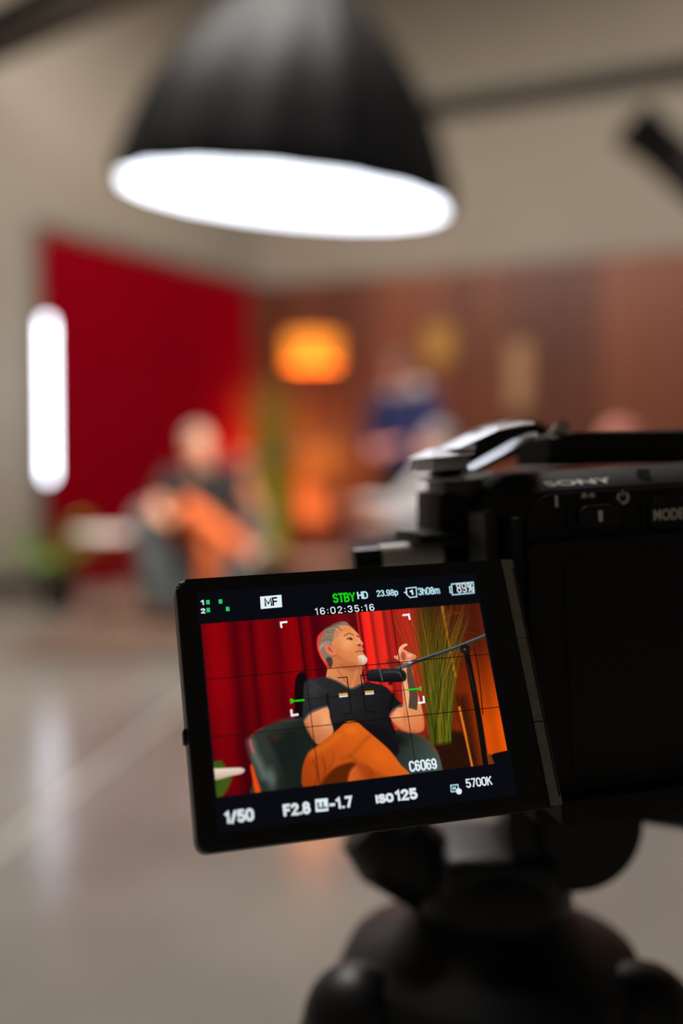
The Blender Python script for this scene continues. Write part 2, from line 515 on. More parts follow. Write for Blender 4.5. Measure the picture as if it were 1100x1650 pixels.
# ------------------------------------------------------------------ armchairs
leather = mat('green_grey_leather', (84, 91, 92), 0.38, noise=0.12, nscale=8, bump=0.25, bscale=60)
walnut = mat('dark_walnut', (52, 34, 24), 0.45, noise=0.15, nscale=14)
def armchair(loc, rz, label):
    root = empty('armchair', loc, rz)
    tag(root, label, 'armchair', 'leather tub armchairs on the set')
    bm = bmesh.new()
    n = 40; rings = []
    for i in range(n + 1):
        a = math.radians(-128 + 256 * i / n)
        t = abs(a) / math.radians(128)
        top = 0.80 - 0.17 * (t ** 2.0)
        ro, ri = 0.42, 0.315
        sec = []
        for k in range(7):
            b = math.pi * k / 6
            sec.append(((ro + ri) / 2 + (ro - ri) / 2 * math.cos(b), top - 0.05 + 0.05 * math.sin(b)))
        sec += [(ri, 0.16), (ri + 0.02, 0.13), (ro - 0.05, 0.13), (ro - 0.03, 0.16)]
        fl = 1.0
        ring = []
        for (r, z) in sec:
            lean = 0.03 * (z - 0.13) / 0.65 * math.cos(a)
            ring.append(bm.verts.new((r * math.sin(a) * 1.02, r * math.cos(a) * 0.98 + lean, z)))
        rings.append(ring)
    m = len(rings[0])
    for A, B in zip(rings, rings[1:]):
        for k in range(m):
            bm.faces.new((A[k], A[(k + 1) % m], B[(k + 1) % m], B[k]))
    bm.faces.new(rings[0]); bm.faces.new(rings[-1])
    obj('shell', bm, leather, root, 50)
    bm = bmesh.new(); lathe(bm, [(0.24, 0.28), (0.30, 0.30), (0.305, 0.40), (0.28, 0.435), (0.15, 0.445), (0.01, 0.448)], 48)
    bmesh.ops.translate(bm, vec=(0, -0.02, 0), verts=bm.verts)
    obj('seat_cushion', bm, leather, root, 50)
    bm = bmesh.new(); lathe(bm, [(0.28, 0.13), (0.31, 0.15), (0.31, 0.285), (0.2, 0.29)], 48); obj('seat_frame', bm, leather, root, 50)
    for sx in (-1, 1):
        for sy in (-1, 1):
            bm = bmesh.new(); cone(bm, (sx * 0.22, sy * 0.22, 0.14), 0.022, (sx * 0.255, sy * 0.255, 0.0), 0.012, 14); obj('leg', bm, walnut, root, True)
    return root
def copy_tree(o, parent=None):
    c = o.copy(); COL.objects.link(c)
    if parent: c.parent = parent
    for ch in list(o.children): copy_tree(ch, c)
    return c
RUG = 0.014
chair0 = armchair((-0.90, 6.32, RUG), math.radians(4), 'green-grey leather tub armchair holding the man in orange trousers')
chair1 = copy_tree(chair0); chair1.location = (0.58, 5.62, RUG); chair1.rotation_euler = (0, 0, math.radians(-72)); chair1['label'] = 'leather tub armchair under the person in the grey sweater'
chair2 = copy_tree(chair0); chair2.location = (1.33, 4.66, 0.0); chair2.rotation_euler = (0, 0, math.radians(-80)); chair2['label'] = 'leather tub armchair under the bald person behind the camera'

# ------------------------------------------------------------------ people
def bake(bm, name, m, parent, voxel, smooth=4):
    bmesh.ops.recalc_face_normals(bm, faces=bm.faces)
    me = bpy.data.meshes.new(name + '_src'); bm.to_mesh(me); bm.free()
    t = bpy.data.objects.new(name + '_src', me); COL.objects.link(t)
    r = t.modifiers.new('r', 'REMESH'); r.mode = 'VOXEL'; r.voxel_size = voxel
    s = t.modifiers.new('s', 'SMOOTH'); s.factor = 0.5; s.iterations = smooth
    bpy.context.view_layer.update()
    out = bpy.data.meshes.new_from_object(t.evaluated_get(bpy.context.evaluated_depsgraph_get()))
    bpy.data.objects.remove(t)
    out.name = name
    return link_mesh(name, out, m, parent, 180)

def limb(bm, chain, flat_end=False, seg=16):
    for i, ((p0, r0), (p1, r1)) in enumerate(zip(chain, chain[1:])):
        cone(bm, p0, r0, p1, r1, seg)
    for i, (p, r) in enumerate(chain):
        if flat_end and i == len(chain) - 1: continue
        ball(bm, p, r, seg)

def hand(bm, wrist, direction, palm_n, thumb_sign, curl):
    """palm, four unequal fingers and a thumb; palm_n points out of the palm."""
    d = Vector(direction).normalized(); n = Vector(palm_n); n = (n - d * n.dot(d)).normalized(); s = d.cross(n)
    w = Vector(wrist)
    R = Matrix((s, d, n)).transposed()
    ball(bm, w + d * 0.05, (0.040, 0.052, 0.016), 14, R)
    for k, (off, L) in enumerate(((-0.030, 0.066), (-0.010, 0.078), (0.010, 0.074), (0.029, 0.058))):
        p = w + d * 0.085 + s * off
        r = 0.0092
        a = 0.0
        chain = [(p - d * 0.02, r)]
        for j, f in enumerate((0.45, 0.32, 0.23)):
            a += curl[j] if hasattr(curl, '__len__') else curl
            p = p + (d * math.cos(a) + n * math.sin(a)) * (L * f)
            r *= 0.93
            chain.append((p, r))
        limb(bm, chain, seg=8)
    b = w + d * 0.025 + s * thumb_sign * 0.032
    limb(bm, [(b, 0.012), (b + d * 0.028 + s * thumb_sign * 0.022 + n * 0.012, 0.0105), (b + d * 0.058 + s * thumb_sign * 0.026 + n * 0.022, 0.009)], seg=8)

def head(bm, M):
    f = lambda *p: M @ Vector(p)
    R = M.to_3x3()
    ball(bm, f(0, 0.012, 0.025), (0.076, 0.096, 0.095), 24, R)
    ball(bm, f(0, -0.022, -0.045), (0.060, 0.068, 0.068), 20, R)
    ball(bm, f(0, -0.058, -0.088), (0.030, 0.028, 0.024), 14, R)           # chin
    limb(bm, [(f(0, -0.080, 0.022), 0.009), (f(0, -0.105, -0.018), 0.013)], seg=10)   # nose
    for s in (-1, 1):
        ball(bm, f(s * 0.012, -0.098, -0.021), 0.009, 8)                     # nostril wings
        limb(bm, [(f(s * 0.014, -0.083, 0.036), 0.009), (f(s * 0.046, -0.070, 0.033), 0.009)], seg=8)   # brow
        ball(bm, f(s * 0.044, -0.056, -0.020), (0.018, 0.016, 0.018), 10, R)  # cheekbone
        ball(bm, f(s * 0.078, 0.012, -0.004), (0.010, 0.021, 0.032), 12, R)   # ear
    limb(bm, [(f(-0.020, -0.078, -0.052), 0.006), (f(0, -0.086, -0.050), 0.007), (f(0.020, -0.078, -0.052), 0.006)], seg=8)
    limb(bm, [(f(-0.016, -0.077, -0.063), 0.006), (f(0, -0.084, -0.063), 0.008), (f(0.016, -0.077, -0.063), 0.006)], seg=8)

skin_m = mat('skin', (214, 150, 118), 0.5, noise=0.06, nscale=14)
pink_skin_m = mat('pinkish_skin', (222, 140, 124), 0.5, noise=0.06, nscale=14)  # pinker base tone than the other skin
eye_m = mat('dark_eye', (40, 28, 22), 0.2)
def person(loc, rz, label, head_c, head_yaw, head_pitch, torso, arms, legs, sk, shirt_m, trouser_m, shoe_m, hair_m=None, sleeve='short', beard_m=None, hood_m=None, hair_full=True):
    root = empty('person', loc, rz)
    tag(root, label, 'person')
    HM = Matrix.Translation(Vector(head_c)) @ Euler((math.radians(head_pitch), 0, math.radians(head_yaw))).to_matrix().to_4x4()
    hips, waist, chest, neck = [Vector(p) for p in torso]
    across = (Vector(arms[1][0]) - Vector(arms[0][0])).normalized()
    bm = bmesh.new()
    head(bm, HM)
    limb(bm, [(neck, 0.058), (HM @ Vector((0, 0.015, -0.055)), 0.054)])
    fr = Matrix((across, (chest - hips).normalized().cross(across), (chest - hips).normalized())).transposed()
    ball(bm, hips, (0.165, 0.115, 0.12), 20, fr); ball(bm, waist, (0.145, 0.10, 0.16), 20, fr); ball(bm, chest, (0.165, 0.11, 0.17), 20, fr)
    limb(bm, [(Vector(arms[0][0]), 0.055), (neck - across * 0.02, 0.05), (neck + across * 0.02, 0.05), (Vector(arms[1][0]), 0.055)])
    for i, A in enumerate(arms):
        S, E, W = [Vector(p) for p in A[:3]]
        limb(bm, [(S, 0.056), (S.lerp(E, 0.5), 0.048), (E, 0.040)])
        limb(bm, [(E, 0.041), (E.lerp(W, 0.35), 0.042), (W, 0.027)])
        hand(bm, W, A[3], A[4], A[5], A[6])
    for L in legs:
        Hp, K, A, T = [Vector(p) for p in L[:4]]
        limb(bm, [(Hp, 0.085), (Hp.lerp(K, 0.5), 0.072), (K, 0.055)])
        limb(bm, [(K, 0.055), (K.lerp(A, 0.35), 0.054), (A, 0.036)])
        up = (K - A).normalized(); fw = ((T - A) - up * (T - A).dot(up)).normalized()
        limb(bm, [(A, 0.036), (A + fw * 0.10 - up * 0.042, 0.026)])
    bake(bm, 'body', sk, root, 0.0065, 5)
    # shirt
    bm = bmesh.new()
    ball(bm, hips + (waist - hips) * 0.25, (0.178, 0.13, 0.12), 20, fr); ball(bm, waist, (0.165, 0.122, 0.17), 20, fr); ball(bm, chest, (0.182, 0.126, 0.175), 20, fr)
    limb(bm, [(Vector(arms[0][0]), 0.068), (neck - across * 0.05 - Vector((0, 0, 0.025)), 0.062), (neck + across * 0.05 - Vector((0, 0, 0.025)), 0.062), (Vector(arms[1][0]), 0.068)])
    for A in arms:
        S, E, W = [Vector(p) for p in A[:3]]
        if sleeve == 'short':
            limb(bm, [(S, 0.070), (S.lerp(E, 0.62), 0.064)], True)
        else:
            limb(bm, [(S, 0.070), (S.lerp(E, 0.5), 0.062), (E, 0.057), (E.lerp(W, 0.4), 0.055), (E.lerp(W, 0.93), 0.040)], True)
    bake(bm, 'shirt', shirt_m, root, 0.011, 4)
    bm = bmesh.new()
    ball(bm, hips, (0.182, 0.138, 0.125), 20, fr)
    for L in legs:
        Hp, K, A, T = [Vector(p) for p in L[:4]]
        limb(bm, [(Hp, 0.102), (Hp.lerp(K, 0.5), 0.088), (K, 0.071)])
        limb(bm, [(K, 0.071), (K.lerp(A, 0.35), 0.068), (K.lerp(A, 0.93), 0.058)], True)
    bake(bm, 'trousers', trouser_m, root, 0.011, 4)
    for L in legs:
        A, T = Vector(L[2]), Vector(L[3])
        d = (T - A); up = (Vector(L[1]) - A).normalized()
        fwd = (d - up * d.dot(up)).normalized(); sd = fwd.cross(up)
        R = Matrix((sd, fwd, up)).transposed()
        bm = bmesh.new()
        ball(bm, A + fwd * 0.02 - up * 0.035, (0.045, 0.075, 0.045), 16, R)
        ball(bm, A + fwd * 0.11 - up * 0.048, (0.048, 0.095, 0.034), 16, R)
        limb(bm, [(A + up * 0.02, 0.047), (A - up * 0.03, 0.046)])
        bake(bm, 'shoe', shoe_m, root, 0.008, 3)
    if hair_m:
        bm = bmesh.new()
        R = HM.to_3x3()
        ball(bm, HM @ Vector((0, 0.022, 0.045)), (0.082, 0.096, 0.093), 24, R)
        ball(bm, HM @ Vector((0, 0.052, -0.01)), (0.072, 0.062, 0.075), 20, R)
        bake(bm, 'hair', hair_m, root, 0.008, 2)
    if beard_m:
        bm = bmesh.new(); ball(bm, HM @ Vector((0, -0.066, -0.098)), (0.026, 0.028, 0.026), 14, HM.to_3x3())
        bake(bm, 'beard', beard_m, root, 0.005, 1)
    for s in (-1, 1):
        bm = bmesh.new(); ball(bm, HM @ Vector((s * 0.031, -0.072, 0.013)), 0.0095, 12); obj('eye', bm, eye_m, root, True)
    if hood_m:
        bm = bmesh.new()
        ring = []
        for k in range(17):
            a = 2 * math.pi * k / 16
            back = 0.5 + 0.5 * math.sin(a)
            ring.append((neck + Vector((0.098 * math.cos(a), 0.02 + 0.10 * math.sin(a), 0.03 + 0.035 * back)), 0.030 + 0.034 * back))
        limb(bm, ring)
        bake(bm, 'hood', hood_m, root, 0.010, 4)
    return root

black_tee = mat('black_jersey', (19, 19, 21), 0.85, noise=0.1, nscale=40)
rust = mat('rust_orange_cotton', (204, 96, 40), 0.85, noise=0.08, nscale=20)
white_shoe = mat('off_white_trainers', (214, 204, 192), 0.6, noise=0.05)
grey_hair = mat('silver_grey_hair', (128, 116, 106), 0.7, noise=0.25, nscale=60)
man = person((-0.90, 6.26, RUG), 0, 'grey-haired seated man in black t-shirt and orange trousers, legs crossed',
       (0.0, 0.05, 1.105), 42, -4,
       [(0, 0.03, 0.52), (0, 0.10, 0.65), (0, 0.11, 0.81), (0, 0.09, 0.95)],
       [[(-0.19, 0.08, 0.90), (-0.26, -0.06, 0.68), (-0.06, -0.21, 0.60), (0.8, -0.4, -0.2), (0.2, 0.3, -1), -1, 0.25],
        [(0.19, 0.08, 0.90), (0.36, -0.05, 0.70), (0.31, -0.16, 0.94), (0.0, -0.1, 1), (-0.6, -0.8, 0), -1, (0.5, 0.8, 0.6)]],
       [[(-0.10, 0.0, 0.52), (0.0, -0.42, 0.72), (0.39, -0.50, 0.44), (0.53, -0.58, 0.40)],
        [(0.10, 0.0, 0.52), (0.13, -0.44, 0.50), (0.12, -0.42, 0.085), (0.13, -0.56, 0.04)]],
       skin_m, black_tee, rust, white_shoe, grey_hair, 'short', mat('white_goatee', (190, 176, 162), 0.8, noise=0.1, nscale=60))

navy = mat('navy_cotton', (34, 44, 92), 0.85, noise=0.1, nscale=30)
person((0.43, 6.85, RUG), math.radians(-35), 'standing person in navy top with pale hood, head bent, behind grey sweater person',
       (0.0, -0.075, 1.62), 0, 24,
       [(0, 0.02, 0.98), (0, 0.02, 1.14), (0, 0.0, 1.30), (0, -0.01, 1.46)],
       [[(-0.20, 0.0, 1.43), (-0.27, -0.02, 1.14), (-0.10, -0.24, 1.10), (0.8, -0.5, 0.0), (0, 0.3, -1), -1, 0.3],
        [(0.20, 0.0, 1.43), (0.27, -0.02, 1.14), (0.10, -0.24, 1.12), (-0.8, -0.5, 0.0), (0, 0.3, -1), 1, 0.3]],
       [[(-0.10, 0.02, 0.95), (-0.11, 0.0, 0.52), (-0.11, 0.03, 0.085), (-0.13, -0.12, 0.04)],
        [(0.10, 0.02, 0.95), (0.11, 0.0, 0.52), (0.11, 0.03, 0.085), (0.13, -0.12, 0.04)]],
       pink_skin_m, navy, mat('dark_denim', (36, 36, 44), 0.85, noise=0.1), mat('dark_trainers', (40, 38, 38), 0.6), mat('brown_hair', (112, 78, 66), 0.7, noise=0.2, nscale=60), 'long', None,
       mat('pale_grey_hood', (205, 192, 186), 0.85, noise=0.05))

grey_knit = mat('light_grey_knit', (182, 177, 176), 0.9, noise=0.12, nscale=50)
person((0.56, 5.58, RUG), math.radians(-72), 'seated person in light grey sweater reaching forward, beside the standing person',
       (0.04, -0.05, 1.07), -10, 6,
       [(0, 0.02, 0.53), (0, 0.05, 0.67), (0, 0.03, 0.82), (0, 0.0, 0.96)],
       [[(-0.19, 0.0, 0.91), (-0.24, -0.17, 0.72), (-0.18, -0.42, 0.76), (0.05, -1, 0.05), (0.3, 0, -1), -1, 0.25],
        [(0.19, 0.0, 0.91), (0.25, -0.16, 0.70), (0.12, -0.38, 0.68), (-0.3, -1, 0.05), (0, 0, -1), 1, 0.25]],
       [[(-0.10, -0.02, 0.52), (-0.14, -0.45, 0.53), (-0.14, -0.43, 0.085), (-0.15, -0.57, 0.04)],
        [(0.10, -0.02, 0.52), (0.14, -0.45, 0.53), (0.14, -0.43, 0.085), (0.15, -0.57, 0.04)]],
       skin_m, grey_knit, mat('charcoal_trousers', (58, 56, 58), 0.85, noise=0.1), mat('black_shoes', (30, 28, 28), 0.5), mat('ash_hair', (120, 112, 112), 0.7, noise=0.2, nscale=60), 'long')

person((1.31, 4.66, 0.0), math.radians(-80), 'bald seated person whose pink head shows above the black camera handle',
       (0.0, -0.02, 1.065), 0, 2,
       [(0, 0.02, 0.53), (0, 0.06, 0.66), (0, 0.05, 0.81), (0, 0.03, 0.95)],
       [[(-0.19, 0.03, 0.90), (-0.24, -0.10, 0.66), (-0.10, -0.30, 0.62), (0.4, -1, 0), (0, 0, -1), -1, 0.25],
        [(0.19, 0.03, 0.90), (0.24, -0.10, 0.66), (0.10, -0.30, 0.62), (-0.4, -1, 0), (0, 0, -1), 1, 0.25]],
       [[(-0.10, -0.02, 0.52), (-0.13, -0.45, 0.53), (-0.13, -0.43, 0.085), (-0.14, -0.57, 0.04)],
        [(0.10, -0.02, 0.52), (0.13, -0.45, 0.53), (0.13, -0.43, 0.085), (0.14, -0.57, 0.04)]],
       pink_skin_m, mat('dark_grey_sweater', (52, 50, 52), 0.9, noise=0.1), mat('dark_trousers', (40, 38, 42), 0.85), mat('brown_shoes', (58, 42, 34), 0.5), None, 'long')

# ------------------------------------------------------------------ small furniture and plants on the set
def side_table():
    root = empty('side_table', (-1.53, 6.42, RUG))
    tag(root, 'small round white side table left of the leather armchair', 'side table')
    wm = mat('white_lacquer', (226, 218, 210), 0.35, noise=0.02)
    bm = bmesh.new(); lathe(bm, [(0.20, 0.525), (0.212, 0.532), (0.212, 0.558), (0.20, 0.565)], 48); obj('table_top', bm, wm, root, 40)
    bm = bmesh.new(); lathe(bm, [(0.014, 0.02), (0.014, 0.526)], 20); obj('column', bm, black_steel, root, 40)
    bm = bmesh.new(); lathe(bm, [(0.14, 0.0), (0.14, 0.012), (0.02, 0.025)], 40); obj('base', bm, black_steel, root, 40)
side_table()

def leafy_plant():
    root = empty('potted_plant', (-1.97, 6.92, 0))
    tag(root, 'broad-leaved green plant in dark pot beneath the light tube', 'plant')
    bm = bmesh.new(); lathe(bm, [(0.11, 0.0), (0.15, 0.28), (0.155, 0.30), (0.14, 0.30), (0.13, 0.26)], 36); obj('pot', bm, mat('dark_ceramic', (42, 30, 26), 0.4, noise=0.1), root, 40)
    gm = mat('leaf_green', (110, 152, 58), 0.5, noise=0.25, nscale=12)
    r = random.Random(3); bm = bmesh.new(); bs = bmesh.new()
    for k in range(34):
        a = r.uniform(0, 6.28); el = r.uniform(0.5, 1.4); L = r.uniform(0.18, 0.36)
        d = Vector((math.cos(a) * math.cos(el), math.sin(a) * math.cos(el), math.sin(el)))
        p0 = Vector((0.05 * math.cos(a), 0.05 * math.sin(a), 0.26)); p1 = p0 + d * L
        tube(bs, [p0, (p0 + p1) / 2 + Vector((0, 0, 0.01)), p1], 0.003, 6)
        out = (d + Vector((math.cos(a), math.sin(a), -0.4)) * 0.7).normalized(); s = out.cross(Vector((0, 0, 1))).normalized()
        ll, ww = r.uniform(0.12, 0.17), r.uniform(0.035, 0.05)
        prev = None
        for i in range(7):
            t = i / 6; w = ww * math.sin(math.pi * min(0.999, t * 0.94 + 0.04)) ** 0.8
            c = p1 + out * ll * t + Vector((0, 0, -0.06 * t * t))
            row = [bm.verts.new(c - s * w + Vector((0, 0, 0.012))), bm.verts.new(c), bm.verts.new(c + s * w + Vector((0, 0, 0.012)))]
            if prev:
                bm.faces.new((prev[0], prev[1], row[1], row[0])); bm.faces.new((prev[1], prev[2], row[2], row[1]))
            prev = row
    obj('foliage', bm, gm, root, True); obj('stems', bs, gm, root, True)
    bm = bmesh.new(); lathe(bm, [(0.132, 0.268), (0.001, 0.275)], 30, close=False); obj('soil', bm, mat('soil', (38, 28, 20), 0.95, noise=0.3, nscale=60), root)
leafy_plant()

def grass_plant():
    root = empty('grass_plant', (-0.50, 7.28, RUG))
    tag(root, 'tall grassy plant in dark pot behind the seated man', 'plant')
    bm = bmesh.new(); lathe(bm, [(0.14, 0.0), (0.17, 0.33), (0.175, 0.35), (0.155, 0.35), (0.15, 0.31)], 36); obj('pot', bm, mat('dark_brown_pot', (46, 30, 22), 0.5, noise=0.1), root, 40)
    bm = bmesh.new(); lathe(bm, [(0.152, 0.318), (0.001, 0.325)], 30, close=False); obj('soil', bm, mat('potting_soil', (38, 28, 20), 0.95, noise=0.3, nscale=60), root)
    gm = mat('grass_blades', (150, 138, 36), 0.55, noise=0.35, nscale=6)
    r = random.Random(5); bm = bmesh.new()
    for k in range(420):
        a = r.uniform(0, 6.28); spread = abs(r.gauss(0, 0.16)); L = r.uniform(0.8, 1.4)
        d0 = Vector((math.cos(a), math.sin(a), 0))
        base = d0 * r.uniform(0, 0.1) + Vector((0, 0, 0.31))
        s = Vector((-math.sin(a), math.cos(a), 0)); w = r.uniform(0.003, 0.007); prev = None
        for i in range(7):
            t = i / 6
            c = base + d0 * (spread * 0.6 * t + spread * 0.6 * t ** 3) * L + Vector((0, 0, L * t * (1 - 0.10 * t * spread)))
            ww = w * (1 - t) + 0.0006
            row = [bm.verts.new(c - s * ww), bm.verts.new(c + s * ww)]
            if prev: bm.faces.new((prev[0], prev[1], row[1], row[0]))
            prev = row
    obj('foliage', bm, gm, root, True)
grass_plant()

def mic_stand():
    root = empty('microphone_stand', (-0.12, 6.20, RUG))
    tag(root, 'black boom microphone stand reaching across to the seated man', 'microphone stand')
    bm = bmesh.new(); lathe(bm, [(0.13, 0.0), (0.13, 0.02), (0.02, 0.03)], 36); obj('base', bm, black_steel, root, 40)
    bm = bmesh.new(); cone(bm, (0, 0, 0.02), 0.011, (0, 0, 1.13), 0.010, 14); obj('pole', bm, black_steel, root, True)
    bm = bmesh.new(); cone(bm, (0.16, 0.04, 1.22), 0.008, (-0.46, -0.14, 0.985), 0.008, 14); obj('boom_arm', bm, black_steel, root, True)
    bm = bmesh.new(); cone(bm, (0, -0.02, 1.155), 0.024, (0, 0.02, 1.155), 0.024, 18); obj('clamp', bm, black_steel, root, True)
    bm = bmesh.new(); cone(bm, (-0.63, -0.15, 0.965), 0.027, (-0.46, -0.14, 0.965), 0.027, 24); ball(bm, (-0.63, -0.15, 0.965), 0.027)
    obj('microphone', bm, mat('black_foam', (22, 22, 23), 0.8), root, True)
mic_stand()

def coffee_table():
    root = empty('coffee_table', (-0.10, 5.66, RUG))
    tag(root, 'low round timber coffee table between the armchairs', 'table')
    bm = bmesh.new(); lathe(bm, [(0.24, 0.415), (0.25, 0.425), (0.25, 0.445), (0.24, 0.455)], 48); obj('table_top', bm, mat('rosy_timber', (150, 108, 92), 0.4, noise=0.1, nscale=8), root, 40)
    for k in range(3):
        a = math.radians(90 + 120 * k)
        bm = bmesh.new(); cone(bm, (0.15 * math.cos(a), 0.15 * math.sin(a), 0.42), 0.016, (0.2 * math.cos(a), 0.2 * math.sin(a), 0), 0.011, 12); obj('leg', bm, walnut, root, True)
coffee_table()

# wall pieces on the panelled wall
def on_wall(s, z):
    p = CORNER + DR * s + NR * 0.037
    return Vector((p.x, p.y, z))
RZ_R = math.atan2(DR.y, DR.x)
def framed(name, s, z, w, h, frame_c, art_c, label, cat):
    root = empty(name, on_wall(s, z), RZ_R)
    tag(root, label, cat)
    bm = bmesh.new()
    for (cx, cz, sx, sz) in ((0, h / 2, w + 0.03, 0.03), (0, -h / 2, w + 0.03, 0.03), (-w / 2, 0, 0.03, h), (w / 2, 0, 0.03, h)):
        box(bm, (cx, -0.0125, cz), (sx, 0.025, sz), 0.003)
    obj('frame', bm, mat(name + '_frame', frame_c, 0.4, noise=0.1), root)
    bm = bmesh.new(); box(bm, (0, -0.006, 0), (w - 0.02, 0.010, h - 0.02)); obj('print', bm, mat(name + '_print', art_c, 0.7, noise=0.35, nscale=9), root)
framed('framed_picture', 2.02, 2.20, 0.30, 0.36, (150, 110, 50), (176, 130, 62), 'small gold framed picture on timber wall beyond the standing person', 'picture')
framed('tall_framed_picture', 2.80, 1.86, 0.22, 0.66, (110, 78, 54), (172, 132, 98), 'tall narrow beige framed picture on timber wall above the camera', 'picture')

# ------------------------------------------------------------------ tripod
CAMM = cam.matrix_basis.copy()
CAMM = Matrix.Translation(cam.location) @ cam.rotation_euler.to_matrix().to_4x4()
def frame(origin, ex, ey, ez):
    """origin and axes measured from the photographer's viewpoint in millimetres (right, up, ahead) -> placed in the room."""
    B = Matrix(((ex[0], ey[0], ez[0], origin[0] / 1000), (ex[1], ey[1], ez[1], origin[1] / 1000), (-ex[2], -ey[2], -ez[2], -origin[2] / 1000), (0, 0, 0, 1)))
    return CAMM @ B

matte_black = mat('matte_black_alloy', (32, 30, 27), 0.55, noise=0.15, nscale=200, bump=0.06, bscale=1500, spec=0.22)
gloss_black = mat('satin_black_alloy', (18, 18, 20), 0.22, 0.35, noise=0.1, nscale=200)
rubber = mat('black_rubber', (12, 12, 12), 0.7, bump=0.3, bscale=700)

def tripod():
    cx, cy = 0.0485, 0.318           # column axis on the floor
    root = empty('tripod', (cx, cy, 0))
    tag(root, 'black video tripod with fluid head carrying the camera', 'tripod')
    m = mat('tripod_black', (20, 20, 21), 0.42, noise=0.15, nscale=60)
    # fluid head
    bm = bmesh.new(); lathe(bm, [(0.024, 0.780), (0.026, 0.786), (0.024, 0.794), (0.020, 0.799)], 40)
    obj('pan_base', bm, m, root, 40)
    bm = bmesh.new(); box(bm, (0.000, 0, 0.796), (0.036, 0.040, 0.016), 0.005, 3); obj('head_block', bm, m, root, 40)
    bm = bmesh.new(); cone(bm, (-0.016, 0, 0.789), 0.012, (-0.033, 0, 0.802), 0.0145, 28); cone(bm, (-0.033, 0, 0.802), 0.0145, (-0.041, 0, 0.809), 0.011, 28)
    obj('drag_knob', bm, m, root, 40)
    bm = bmesh.new(); cone(bm, (0.023, 0.018, 0.8135), 0.021, (0.023, -0.016, 0.8135), 0.021, 40); obj('tilt_housing', bm, m, root, 40)
    bm = bmesh.new(); cone(bm, (0.023, -0.016, 0.8135), 0.013, (0.023, -0.024, 0.8135), 0.011, 28); obj('tilt_lock', bm, m, root, 40)
    bm = bmesh.new(); cone(bm, (0.060, -0.02, 0.822), 0.008, (0.105, -0.10, 0.76), 0.008, 16); cone(bm, (0.060, -0.02, 0.822), 0.009, (0.030, 0.0, 0.820), 0.008, 16); obj('pan_handle', bm, m, root, 40)
    # bowl, crown and column
    bm = bmesh.new(); lathe(bm, [(0.020, 0.70), (0.030, 0.715), (0.046, 0.745), (0.050, 0.760), (0.046, 0.768), (0.032, 0.773), (0.025, 0.781), (0.02, 0.784)], 48); obj('bowl_crown', bm, m, root, 50)
    for k, ang in enumerate((205, 335, 90)):
        a = math.radians(ang); d = Vector((math.cos(a), math.sin(a), 0))
        p0 = d * 0.048 + Vector((0, 0, 0.755)); p1 = d * 0.40 + Vector((0, 0, 0.012))
        leg = None
        bm = bmesh.new(); ax = (p1 - p0).normalized()
        cone(bm, p0, 0.016, p0 + ax * 0.40, 0.014, 20); ball(bm, p0, 0.017)
        leg = obj('leg', bm, m, root, 40)
        bm = bmesh.new(); cone(bm, p0 + ax * 0.39, 0.010, p1, 0.010, 16); obj('lower_tube', bm, m, leg, 40)
        bm = bmesh.new(); cone(bm, p0 + ax * 0.37, 0.019, p0 + ax * 0.41, 0.019, 20); obj('leg_clamp', bm, m, leg, 40)
        bm = bmesh.new(); ball(bm, (p1.x, p1.y, 0.014), (0.018, 0.018, 0.014)); obj('rubber_foot', bm, rubber, leg, True)
    return root
tripod()

# ------------------------------------------------------------------ the video camera
B_O, B_X, B_Y, B_N = (37.60599, 8.67830, 232.00000), (0.97715, 0.06417, 0.20263), (-0.05603, 0.99738, -0.04568), (0.20503, -0.03328, -0.97819)
L_O, L_X, L_Y, L_N = (3.21803, -37.99744, 208.26332), (0.96486, 0.04648, 0.25863), (-0.13587, 0.93070, 0.33961), (0.22492, 0.36282, -0.90431)
BODY = frame(B_O, B_X, B_Y, B_N)
rig = bpy.data.objects.new('video_camera', None); COL.objects.link(rig)
rig.matrix_world = BODY @ Matrix.Translation((0.06, -0.082, -0.02))
OFF = Matrix.Translation((-0.06, 0.082, 0.02))        # back to the rear top-left corner of the body
tag(rig, 'black video camera with flipped-out screen showing a seated man', 'camera')

def part(name, bm, m, smooth=False, parent=None):
    o = obj(name, bm, m, parent or rig, smooth)
    if parent is None: o.matrix_local = OFF
    return o

def shell_body():
    bm = bmesh.new()
    levels = [(-0.048, 0.003), (-0.044, 0.0), (-0.0125, 0.0), (-0.0110, 0.0004), (-0.0005, 0.0042), (0.0, 0.0050)]
    rings = []
    for z, ins in levels:
        pts = rrect(0.0 + ins * 0.6, -0.078 + ins * 0.4, 0.1297 - ins, 0.0 - ins, (0.004, 0.006, 0.012, 0.009), 10)
        rings.append([bm.verts.new((x, y, z)) for x, y in pts])
    for a, b in zip(rings, rings[1:]):
        n = len(a)
        for i in range(n): bm.faces.new((a[i], a[(i + 1) % n], b[(i + 1) % n], b[i]))
    bm.faces.new(rings[0]); bm.faces.new(rings[-1])
    return bm
part('body', shell_body(), matte_black, 40)
bm = bmesh.new(); prism(bm, mm(rrect(4.6, -16.5, 125, -5.2, (0.5, 1, 5, 7.5), 10)), -0.0005, 0.0012, 0.0005); part('control_panel', bm, matte_black, 40)
bm = bmesh.new(); prism(bm, mm(rrect(3.6, -75, 126, -16.2, 2.0)), -0.001, 0.0045, 0.0012, 3); part('rear_panel', bm, matte_black, 40)
bm = bmesh.new(); prism(bm, mm(rrect(12, -72, 90, -20, 3)), 0.0040, 0.0049, 0.0004); part('screen_recess_trim', bm, rubber, 40)
bm = bmesh.new(); prism(bm, mm(rrect(7.0, -81.5, 128, -75.8, 1.0)), -0.046, 0.0085, 0.001); part('base_plate', bm, matte_black, 40)
